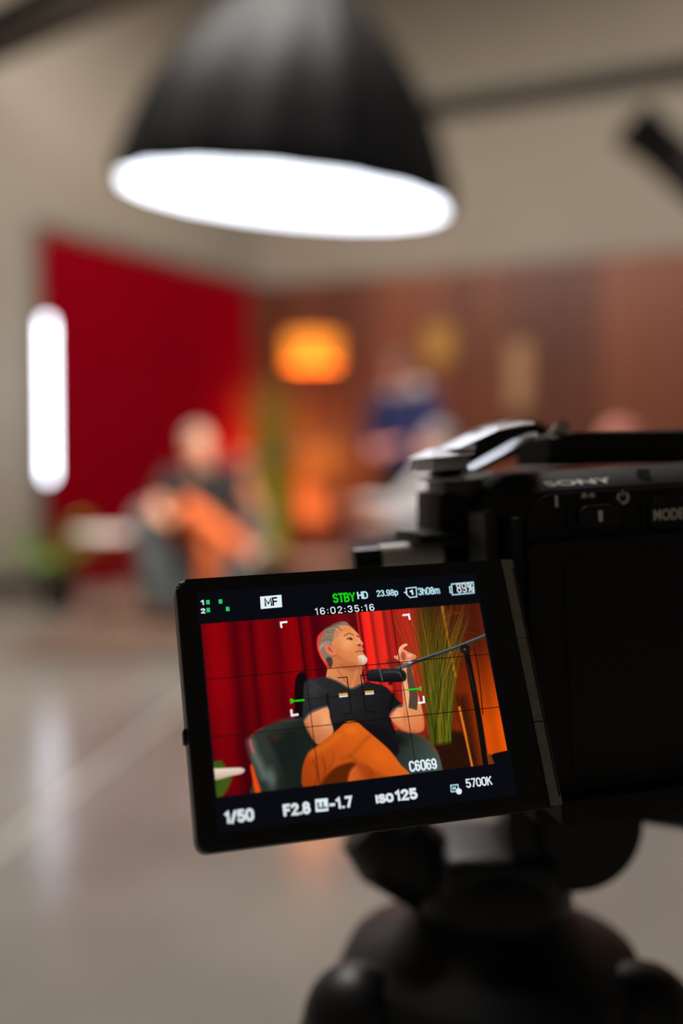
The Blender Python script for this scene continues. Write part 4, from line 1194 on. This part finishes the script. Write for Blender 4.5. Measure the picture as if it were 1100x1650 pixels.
    P.line([(672, 185), (676, 199), (688, 209)], 4, (255, 160, 130), 4, 0.8)
    P.line([(713, 232), (699, 236)], 5, (120, 60, 40), 6, 0.7)
    # raised arm and hand
    P.poly([(967, 585), (990, 562), (1018, 546), (1047, 541), (1056, 475), (1063, 411), (1080, 319), (1118, 308), (1134, 345), (1136, 414), (1146, 487), (1153, 570), (1154, 634), (1145, 676), (1118, 690), (1076, 688), (1042, 679), (1007, 657), (978, 620)], {'c0': (236, 152, 100), 'c1': (214, 116, 66), 'a': (1067, 551), 'b': (1090, 688)}, 5)
    P.line([(1082, 416), (1081, 485), (1071, 545)], 20, (250, 182, 128), 22, 0.8)
    P.line([(1068, 449), (1056, 550), (1045, 616)], 7, (190, 98, 58), 10, 0.6)
    P.ell(*(1008, 586), 36, 40, (246, 174, 122), 0.7)
    P.line([(980, 626), (1023, 667), (1097, 687)], 12, (190, 90, 50), 16, 0.7)
    P.line([(1149, 593), (1147, 647), (1134, 679)], 10, (226, 102, 44), 12, 0.7)
    P.line([(1061, 584), (1046, 630), (1066, 658)], 10, (200, 110, 68), 16, 0.5)
    P.line([(964, 585), (984, 560), (1015, 542), (1044, 535)], 9, (96, 92, 90), 5, 0.85)
    P.line([(965, 592), (986, 570), (1005, 557)], 5, (240, 50, 50), 5, 0.7)
    P.poly([(1105, 321), (1130, 323), (1136, 414), (1144, 487), (1124, 572), (1077, 554), (1095, 482), (1095, 404)], {'c0': (92, 66, 52), 'c1': (84, 64, 54), 'a': (1118, 350), 'b': (1098, 554)}, 4, False)
    P.poly([(1040, 268), (1046, 262), (1061, 261), (1070, 238), (1082, 216), (1103, 203), (1118, 199), (1129, 202), (1127, 211), (1110, 218), (1100, 231), (1109, 234), (1128, 248), (1150, 259), (1165, 266), (1171, 276), (1162, 288), (1135, 296), (1111, 308), (1072, 301), (1060, 286), (1047, 277)], {'c0': (244, 170, 128), 'c1': (222, 132, 94), 'a': (1085, 221), 'b': (1108, 301)}, 4)
    P.line([(1076, 235), (1094, 213), (1119, 205)], 6, (255, 190, 146), 7, 0.8)
    P.poly([(1086, 250), (1100, 242), (1108, 258), (1105, 286), (1088, 292), (1080, 274)], (166, 66, 46), 7, alpha=.85)
    P.ell(*(1094, 256), 12, 8, (214, 84, 74), 0.8)
    P.ell(*(1132, 268), 24, 14, (255, 194, 152), 0.8)
    P.line([(1069, 245), (1070, 269), (1075, 294)], 4, (180, 84, 60), 5, 0.7)
    P.line([(1144, 281), (1166, 274)], 4, (196, 106, 72), 5, 0.6)
    P.poly([(992, 284), (1036, 280), (1062, 296), (1058, 324), (1001, 319)], (96, 36, 28), 14, alpha=.55)
    # microphone on its boom
    P.line([(1060, 330), (1238, 287), (1417, 242), (1616, 186)], 21, (44, 46, 46), 6)
    P.line([(1062, 323), (1240, 280), (1418, 237), (1618, 181)], 6, (128, 134, 132), 6, 0.85)
    P.line([(1131, 315), (1277, 278)], 7, (20, 20, 20), 6, 0.6)
    P.line([(1049, 332), (1095, 318), (1133, 308)], 15, (92, 98, 100), 6, 0.9)
    P.ell(*(1126, 302), 20, 15, (236, 226, 220), 0.95)
    P.poly([(1440, 240), (1471, 232), (1494, 248), (1489, 277), (1460, 288), (1437, 272)], (24, 22, 21), 6)
    P.ell(*(1460, 260), 9, 9, (150, 120, 96), 0.9)
    P.poly([(872, 339), (886, 328), (928, 326), (1049, 334), (1083, 347), (1095, 369), (1089, 396), (1066, 408), (966, 402), (890, 390), (871, 376), (867, 359)], {'c0': (40, 40, 43), 'c1': (14, 14, 16), 'a': (977, 338), 'b': (974, 399)}, 5)
    P.line([(968, 347), (1025, 350), (1059, 359)], 8, (74, 78, 84), 10, 0.75)
    P.line([(947, 325), (951, 356), (954, 391)], 6, (108, 104, 100), 4, 0.85)
    P.line([(942, 334), (940, 312), (957, 301), (982, 307), (982, 328)], 5, (84, 54, 48), 4, 0.85)
    P.line([(1059, 362), (1071, 398)], 4, (120, 108, 104), 4, 0.8)
    P.ell(*(997, 412), 18, 14, (22, 16, 15), 1.0, 1.4)
    # fine sensor grain
    g = np.random.default_rng(3).normal(0, 2.2, P.C.shape[:2])
    P.C += g[..., None]
    return P

def picture_mesh():
    P = paint_picture()
    w, h = P.w, P.h
    xs = np.linspace(-0.031, 0.031, w); ys = np.linspace(0.01744, -0.01744, h)
    X, Y = np.meshgrid(xs, ys)
    co = np.stack([X, Y, np.full_like(X, 0.00050)], -1).reshape(-1, 3)
    idx = np.arange(w * h).reshape(h, w)
    f = np.stack([idx[1:, :-1], idx[1:, 1:], idx[:-1, 1:], idx[:-1, :-1]], -1).reshape(-1, 4)
    me = bpy.data.meshes.new('live_picture')
    me.vertices.add(w * h); me.vertices.foreach_set('co', co.ravel())
    me.loops.add(f.size); me.loops.foreach_set('vertex_index', f.ravel().astype(np.int32))
    me.polygons.add(len(f)); me.polygons.foreach_set('loop_start', (np.arange(len(f)) * 4).astype(np.int32))
    try: me.polygons.foreach_set('loop_total', np.full(len(f), 4, np.int32))
    except Exception: pass
    me.update(calc_edges=True)
    C = np.clip(P.C, 0, 255) / 255.0
    L = np.where(C <= 0.04045, C / 12.92, ((C + 0.055) / 1.055) ** 2.4)
    at = me.color_attributes.new('picture', 'FLOAT_COLOR', 'POINT')
    at.data.foreach_set('color', np.concatenate([L.reshape(-1, 3), np.ones((w * h, 1))], 1).ravel())
    m = bpy.data.materials.new('lit_screen_picture'); m.use_nodes = True
    nt = m.node_tree; nt.nodes.remove(nt.nodes['Principled BSDF'])
    a = nt.nodes.new('ShaderNodeAttribute'); a.attribute_name = 'picture'
    e = nt.nodes.new('ShaderNodeEmission')
    nt.links.new(a.outputs['Color'], e.inputs[0]); nt.links.new(e.outputs[0], nt.nodes['Material Output'].inputs[0])
    o = link_mesh('live_picture', me, m, lcd)
    o['label'] = 'screen picture of grey-haired man in an armchair before red curtain'
picture_mesh()

# -- read-outs and guides drawn over the picture
W = emit('readout_white', (226, 240, 246)); WB = emit('readout_bold_white', (222, 230, 234)); CY = emit('readout_pale_cyan', (186, 228, 240))
GR = emit('readout_green', (20, 205, 20)); GT = emit('level_green', (40, 205, 110)); DK = emit('readout_dark', (16, 18, 20)); OR = emit('readout_orange', (240, 160, 30))
def quadz(bm, pts, z=0.00062):
    bm.faces.new([bm.verts.new((x / 1000, y / 1000, z)) for x, y in pts])
def seg2(bm, a, b, w, z=0.00056):
    d = Vector((b[0] - a[0], b[1] - a[1])); d.normalize(); n = Vector((-d.y, d.x)) * w / 2
    quadz(bm, [(a[0] + n.x, a[1] + n.y), (b[0] + n.x, b[1] + n.y), (b[0] - n.x, b[1] - n.y), (a[0] - n.x, a[1] - n.y)], z)
def path2(bm, pts, w, closed=False, z=0.00060):
    pts = list(pts) + ([pts[0]] if closed else [])
    for a, b in zip(pts, pts[1:]):
        d = Vector((b[0] - a[0], b[1] - a[1])).normalized() * w / 2
        seg2(bm, (a[0] - d.x, a[1] - d.y), (b[0] + d.x, b[1] + d.y), w, z)
def flat(name, bm, m):
    me = bpy.data.meshes.new(name); bm.to_mesh(me); bm.free()
    return link_mesh(name, me, m, lcd)
bm = bmesh.new()
for k in (1, 2):
    seg2(bm, (-31 + 62 * k / 3, 17.4), (-31 + 62 * k / 3, -17.4), 0.17); seg2(bm, (-31, 17.44 - 34.88 * k / 3), (31, 17.44 - 34.88 * k / 3), 0.17)
seg2(bm, (-11.04, -0.15), (11.47, -0.19), 0.12)
flat('framing_grid', bm, emit('grid_dark', (26, 10, 8)))
guide_m = emit('guide_dark', (20, 14, 12))
for p in ([(-3.63, 3.7), (-1.61, 3.65), (-1.76, -3.88), (-3.63, -3.95)], [(3.15, 3.75), (1.39, 3.78), (1.32, -3.92), (3.19, -3.98)]):
    bm = bmesh.new(); path2(bm, p, 0.22); flat('centre_guide', bm, guide_m)
corner_m = emit('corner_white', (240, 242, 246))
for p in ([(-14.27, 15.51), (-14.3, 16.45), (-13.09, 16.5)], [(12.91, 16.02), (14.13, 16.07), (14.18, 15.08)], [(-14.28, -2.14), (-14.28, -3.15), (-13.1, -3.08)], [(14.41, -2.06), (14.36, -3.17), (13.17, -3.25)]):
    bm = bmesh.new(); path2(bm, p, 0.42); flat('focus_corner', bm, corner_m)
bm = bmesh.new(); quadz(bm, [(-14.24, 0.35), (-13.15, -0.27), (-14.25, -0.74)]); seg2(bm, (-13.21, -0.26), (-11.31, -0.25), 0.35); flat('level_arrow', bm, GR)
bm = bmesh.new(); quadz(bm, [(14.33, 0.27), (14.22, -0.78), (13.13, -0.21)]); seg2(bm, (13.20, -0.22), (11.25, -0.24), 0.35); flat('level_arrow', bm, GR)
for a, b, m_ in (((-3.85, 0.20), (-1.98, 0.18), OR), ((1.80, 0.19), (3.70, 0.17), OR), ((-3.84, -0.23), (-1.97, -0.24), W), ((1.80, -0.23), (3.70, -0.25), W)):
    bm = bmesh.new(); seg2(bm, a, b, 0.37); flat('level_dash', bm, m_)
def arc(cx, cy, rx, ry, a0, a1, n=10):
    return [(cx + rx * math.cos(math.radians(a0 + (a1 - a0) * k / n)), cy + ry * math.sin(math.radians(a0 + (a1 - a0) * k / n))) for k in range(n + 1)]
GLYPH = {   # advance width, strokes in a box 1 high
    '0': (.52, [arc(.26, .72, .26, .28, 0, 180) + arc(.26, .28, .26, .28, 180, 360) + [(.52, .72)]]),
    '1': (.26, [[(0, .80), (.22, 1), (.22, 0)]]),
    '2': (.50, [arc(.25, .74, .24, .26, 170, -20) + [(0, 0), (.50, 0)]]),
    '3': (.50, [arc(.24, .75, .24, .25, 165, -80), arc(.24, .26, .26, .26, 85, -165)]),
    '5': (.50, [[(.46, 1), (.06, 1), (.03, .56)] + arc(.24, .31, .26, .31, 130, -155)]),
    '6': (.52, [arc(.26, .70, .25, .30, 30, 180) + [(.01, .30)] + arc(.26, .30, .25, .30, 180, 540)]),
    '7': (.48, [[(0, 1), (.48, 1), (.16, 0)]]),
    '8': (.52, [arc(.26, .75, .22, .25, -90, 270, 16), arc(.26, .26, .26, .26, -90, 270, 16)]),
    '9': (.52, [arc(.26, .70, .25, .30, 0, 360, 16) + [(.51, .30)] + arc(.26, .30, .25, .30, 0, -150)]),
    'S': (.54, [arc(.27, .75, .25, .25, 25, 250) + arc(.27, .27, .27, .27, 70, -155)]),
    'T': (.56, [[(0, 1), (.56, 1)], [(.28, 1), (.28, 0)]]),
    'B': (.54, [[(0, 0), (0, 1), (.26, 1)] + arc(.28, .76, .22, .24, 90, -90) + [(0, .52)], [(.28, .52)] + arc(.28, .26, .26, .26, 90, -90) + [(0, 0)]]),
    'Y': (.60, [[(0, 1), (.30, .45), (.60, 1)], [(.30, .45), (.30, 0)]]),
    'H': (.56, [[(0, 0), (0, 1)], [(.56, 0), (.56, 1)], [(0, .52), (.56, .52)]]),
    'D': (.56, [[(0, 0), (0, 1), (.20, 1)] + arc(.22, .66, .34, .34, 90, 0) + arc(.22, .34, .34, .34, 0, -90) + [(0, 0)]]),
    'M': (.72, [[(0, 0), (0, 1), (.36, .25), (.72, 1), (.72, 0)]]),
    'F': (.48, [[(0, 0), (0, 1), (.48, 1)], [(0, .52), (.42, .52)]]),
    'I': (.02, [[(.01, 0), (.01, 1)]]),
    's': (.46, [arc(.23, .58, .21, .20, 25, 250) + arc(.23, .20, .23, .20, 70, -155)]),
    'o': (.48, [arc(.24, .39, .24, .39, 0, 360, 20)]),
    'O': (.56, [arc(.28, .70, .28, .30, 0, 180) + arc(.28, .30, .28, .30, 180, 360) + [(.56, .70)]]),
    'C': (.54, [arc(.28, .70, .27, .30, 25, 180) + arc(.28, .30, .27, .30, 180, 335)]),
    'K': (.54, [[(0, 0), (0, 1)], [(.52, 1), (.02, .45)], [(.20, .62), (.54, 0)]]),
    'p': (.48, [[(0, .72), (0, -.24)], [(0, .55)] + arc(.24, .36, .24, .36, 150, -150) + [(0, .18)]]),
    'h': (.46, [[(0, 0), (0, 1)], [(0, .48)] + arc(.23, .47, .23, .25, 150, 0) + [(.46, 0)]]),
    'm': (.78, [[(0, 0), (0, .72)], [(0, .50)] + arc(.19, .50, .19, .22, 150, 0) + [(.38, 0)], arc(.58, .50, .20, .22, 170, 0) + [(.78, 0)]]),
    '.': (.06, [[(.03, 0), (.03, .05)]]),
    ':': (.06, [[(.03, .12), (.03, .17)], [(.03, .62), (.03, .67)]]),
    '/': (.36, [[(0, -.05), (.36, 1.02)]]),
    '%': (.78, [arc(.17, .76, .16, .22, 0, 360, 14), arc(.61, .24, .16, .22, 0, 360, 14), [(.12, 0), (.66, 1)]]),
    '-': (.36, [[(0, .42), (.36, .42)]]),
}
def t2(name, s, bl, tr, m, w=0.2, gap=0.2, z=0.00062):
    """read-out lettering drawn with a stroke of w millimetres inside the rectangle bl..tr."""
    lo = -0.24 if 'p' in s else 0.0
    total = sum(GLYPH[c][0] for c in s) + gap * (len(s) - 1)
    x0, y0, x1, y1 = bl[0] + w / 2, bl[1] + w / 2, tr[0] - w / 2, tr[1] - w / 2
    bm = bmesh.new(); x = 0.0
    for c in s:
        adv, strokes = GLYPH[c]
        for st in strokes:
            P_ = [(x0 + (x + px) / max(total, 0.05) * (x1 - x0), y0 + (py - lo) / (1 - lo) * (y1 - y0)) for px, py in st]
            L_, R_ = [], []
            for i, p in enumerate(P_):
                a = Vector(P_[max(i - 1, 0)]); b = Vector(P_[min(i + 1, len(P_) - 1)]); q = Vector(p)
                d0 = (q - a).normalized() if i else (b - q).normalized(); d1 = (b - q).normalized() if i < len(P_) - 1 else d0
                n0, n1 = Vector((-d0.y, d0.x)), Vector((-d1.y, d1.x)); n = (n0 + n1)
                n = n.normalized() if n.length > 1e-6 else n0
                k = min(1.6, 1 / max(0.3, n.dot(n0))) * w / 2
                ext = (-d0 if i == 0 else d1 if i == len(P_) - 1 else Vector((0, 0))) * w * 0.32
                L_.append(q + n * k + ext); R_.append(q - n * k + ext)
            for i in range(len(P_) - 1): quadz(bm, [L_[i], L_[i + 1], R_[i + 1], R_[i]], z)
        x += adv + gap
    flat(name, bm, m)
t2('standby_readout', 'STBY', (-2.38, 19.85), (2.73, 22.00), GR, 0.4, 0.22)
t2('format_readout', 'HD', (3.18, 20.29), (5.59, 22.03), CY, 0.32, 0.22)
t2('frame_rate_readout', '23.98p', (7.57, 20.27), (12.54, 22.03), CY, 0.24, 0.22)
t2('time_left_readout', '3h08m', (17.14, 20.20), (22.22, 21.93), CY, 0.26, 0.22)
t2('battery_readout', '89%', (26.24, 20.10), (30.32, 22.37), W, 0.23, 0.22)
bm = bmesh.new(); path2(bm, [(25.24, 22.25), (30.46, 22.36), (30.2, 19.88), (25.0, 19.78)], 0.24, True); path2(bm, [(25.13, 21.67), (24.68, 21.63), (24.59, 20.34), (25.04, 20.38)], 0.24); flat('battery_symbol', bm, CY)
bm = bmesh.new(); path2(bm, [(14.56, 22.04), (16.88, 22.1), (16.66, 19.97), (15.06, 19.87), (14.45, 20.56)], 0.24, True); flat('card_symbol', bm, CY)
bm = bmesh.new(); quadz(bm, [(13.82, 21.1), (14.62, 21.54), (14.53, 20.62)]); flat('card_arrow', bm, CY)
t2('card_number', '1', (15.21, 20.39), (16.05, 21.58), W, 0.36, 0.22)
t2('timecode_readout', '16:02:35:16', (-6.63, 17.50), (6.60, 19.06), W, 0.21, 0.38)
t2('channel_number', '1', (-30.67, 21.46), (-29.97, 22.56), W, 0.26, 0.22)
t2('channel_number', '2', (-30.83, 19.65), (-29.88, 20.75), W, 0.26, 0.22)
for (px, py) in ((-29.18, 22.02), (-26.55, 21.98), (-29.26, 20.31), (-25.19, 20.25)):
    bm = bmesh.new(); quadz(bm, [(px - .36, py - .46), (px + .36, py - .46), (px + .36, py + .46), (px - .36, py + .46)]); flat('audio_level_dot', bm, GT)
bm = bmesh.new(); quadz(bm, [(-18.07, 22.44), (-13.45, 22.53), (-13.59, 19.82), (-18.2, 19.73)], 0.00058); flat('focus_mode_box', bm, W)
t2('focus_mode_lettering', 'MF', (-17.29, 20.15), (-14.38, 22.10), DK, 0.36, 0.22)
t2('shutter_readout', '1/50', (-29.90, -22.70), (-24.12, -20.25), WB, 0.56, 0.26)
t2('aperture_readout', 'F2.8', (-18.28, -22.72), (-12.77, -20.34), WB, 0.56, 0.26)
bm = bmesh.new(); quadz(bm, [(-11.62, -20.13), (-9.04, -20.2), (-9.24, -22.63), (-11.79, -22.56)], 0.00058); flat('exposure_symbol', bm, W)
bm = bmesh.new(); path2(bm, [(-11.15, -20.91), (-11.15, -21.92), (-10.52, -21.94)], 0.42, z=0.00066); path2(bm, [(-10.2, -20.96), (-10.21, -21.95), (-9.63, -21.96)], 0.42, z=0.00066); flat('exposure_marks', bm, emit('symbol_grey', (90, 100, 106)))
t2('exposure_readout', '-1.7', (-8.96, -22.59), (-4.05, -20.24), WB, 0.54, 0.26)
t2('sensitivity_word', 'ISO', (0.76, -22.50), (4.54, -20.69), WB, 0.52, 0.26)
t2('sensitivity_readout', '125', (4.88, -22.55), (9.70, -20.29), WB, 0.56, 0.26)
t2('white_balance_readout', '5700K', (20.45, -21.65), (26.28, -19.82), W, 0.28, 0.22)
t2('clip_readout', 'C6069', (8.83, -17.11), (14.90, -14.88), W, 0.36, 0.22)
bm = bmesh.new(); path2(bm, [(17.13, -20.72), (18.71, -20.72), (18.6, -22.01), (17.03, -22.0)], 0.2, True); flat('white_balance_symbol', bm, CY)
t2('white_balance_letter', 'K', (17.45, -21.75), (18.27, -21.02), CY, 0.2, 0.22)
bm = bmesh.new(); ring2d(bm, (18.66, -22.08)[0] / 1000, (18.66, -22.08)[1] / 1000, 0, 0.00062, 0.00064); flat('white_balance_dot', bm, W)
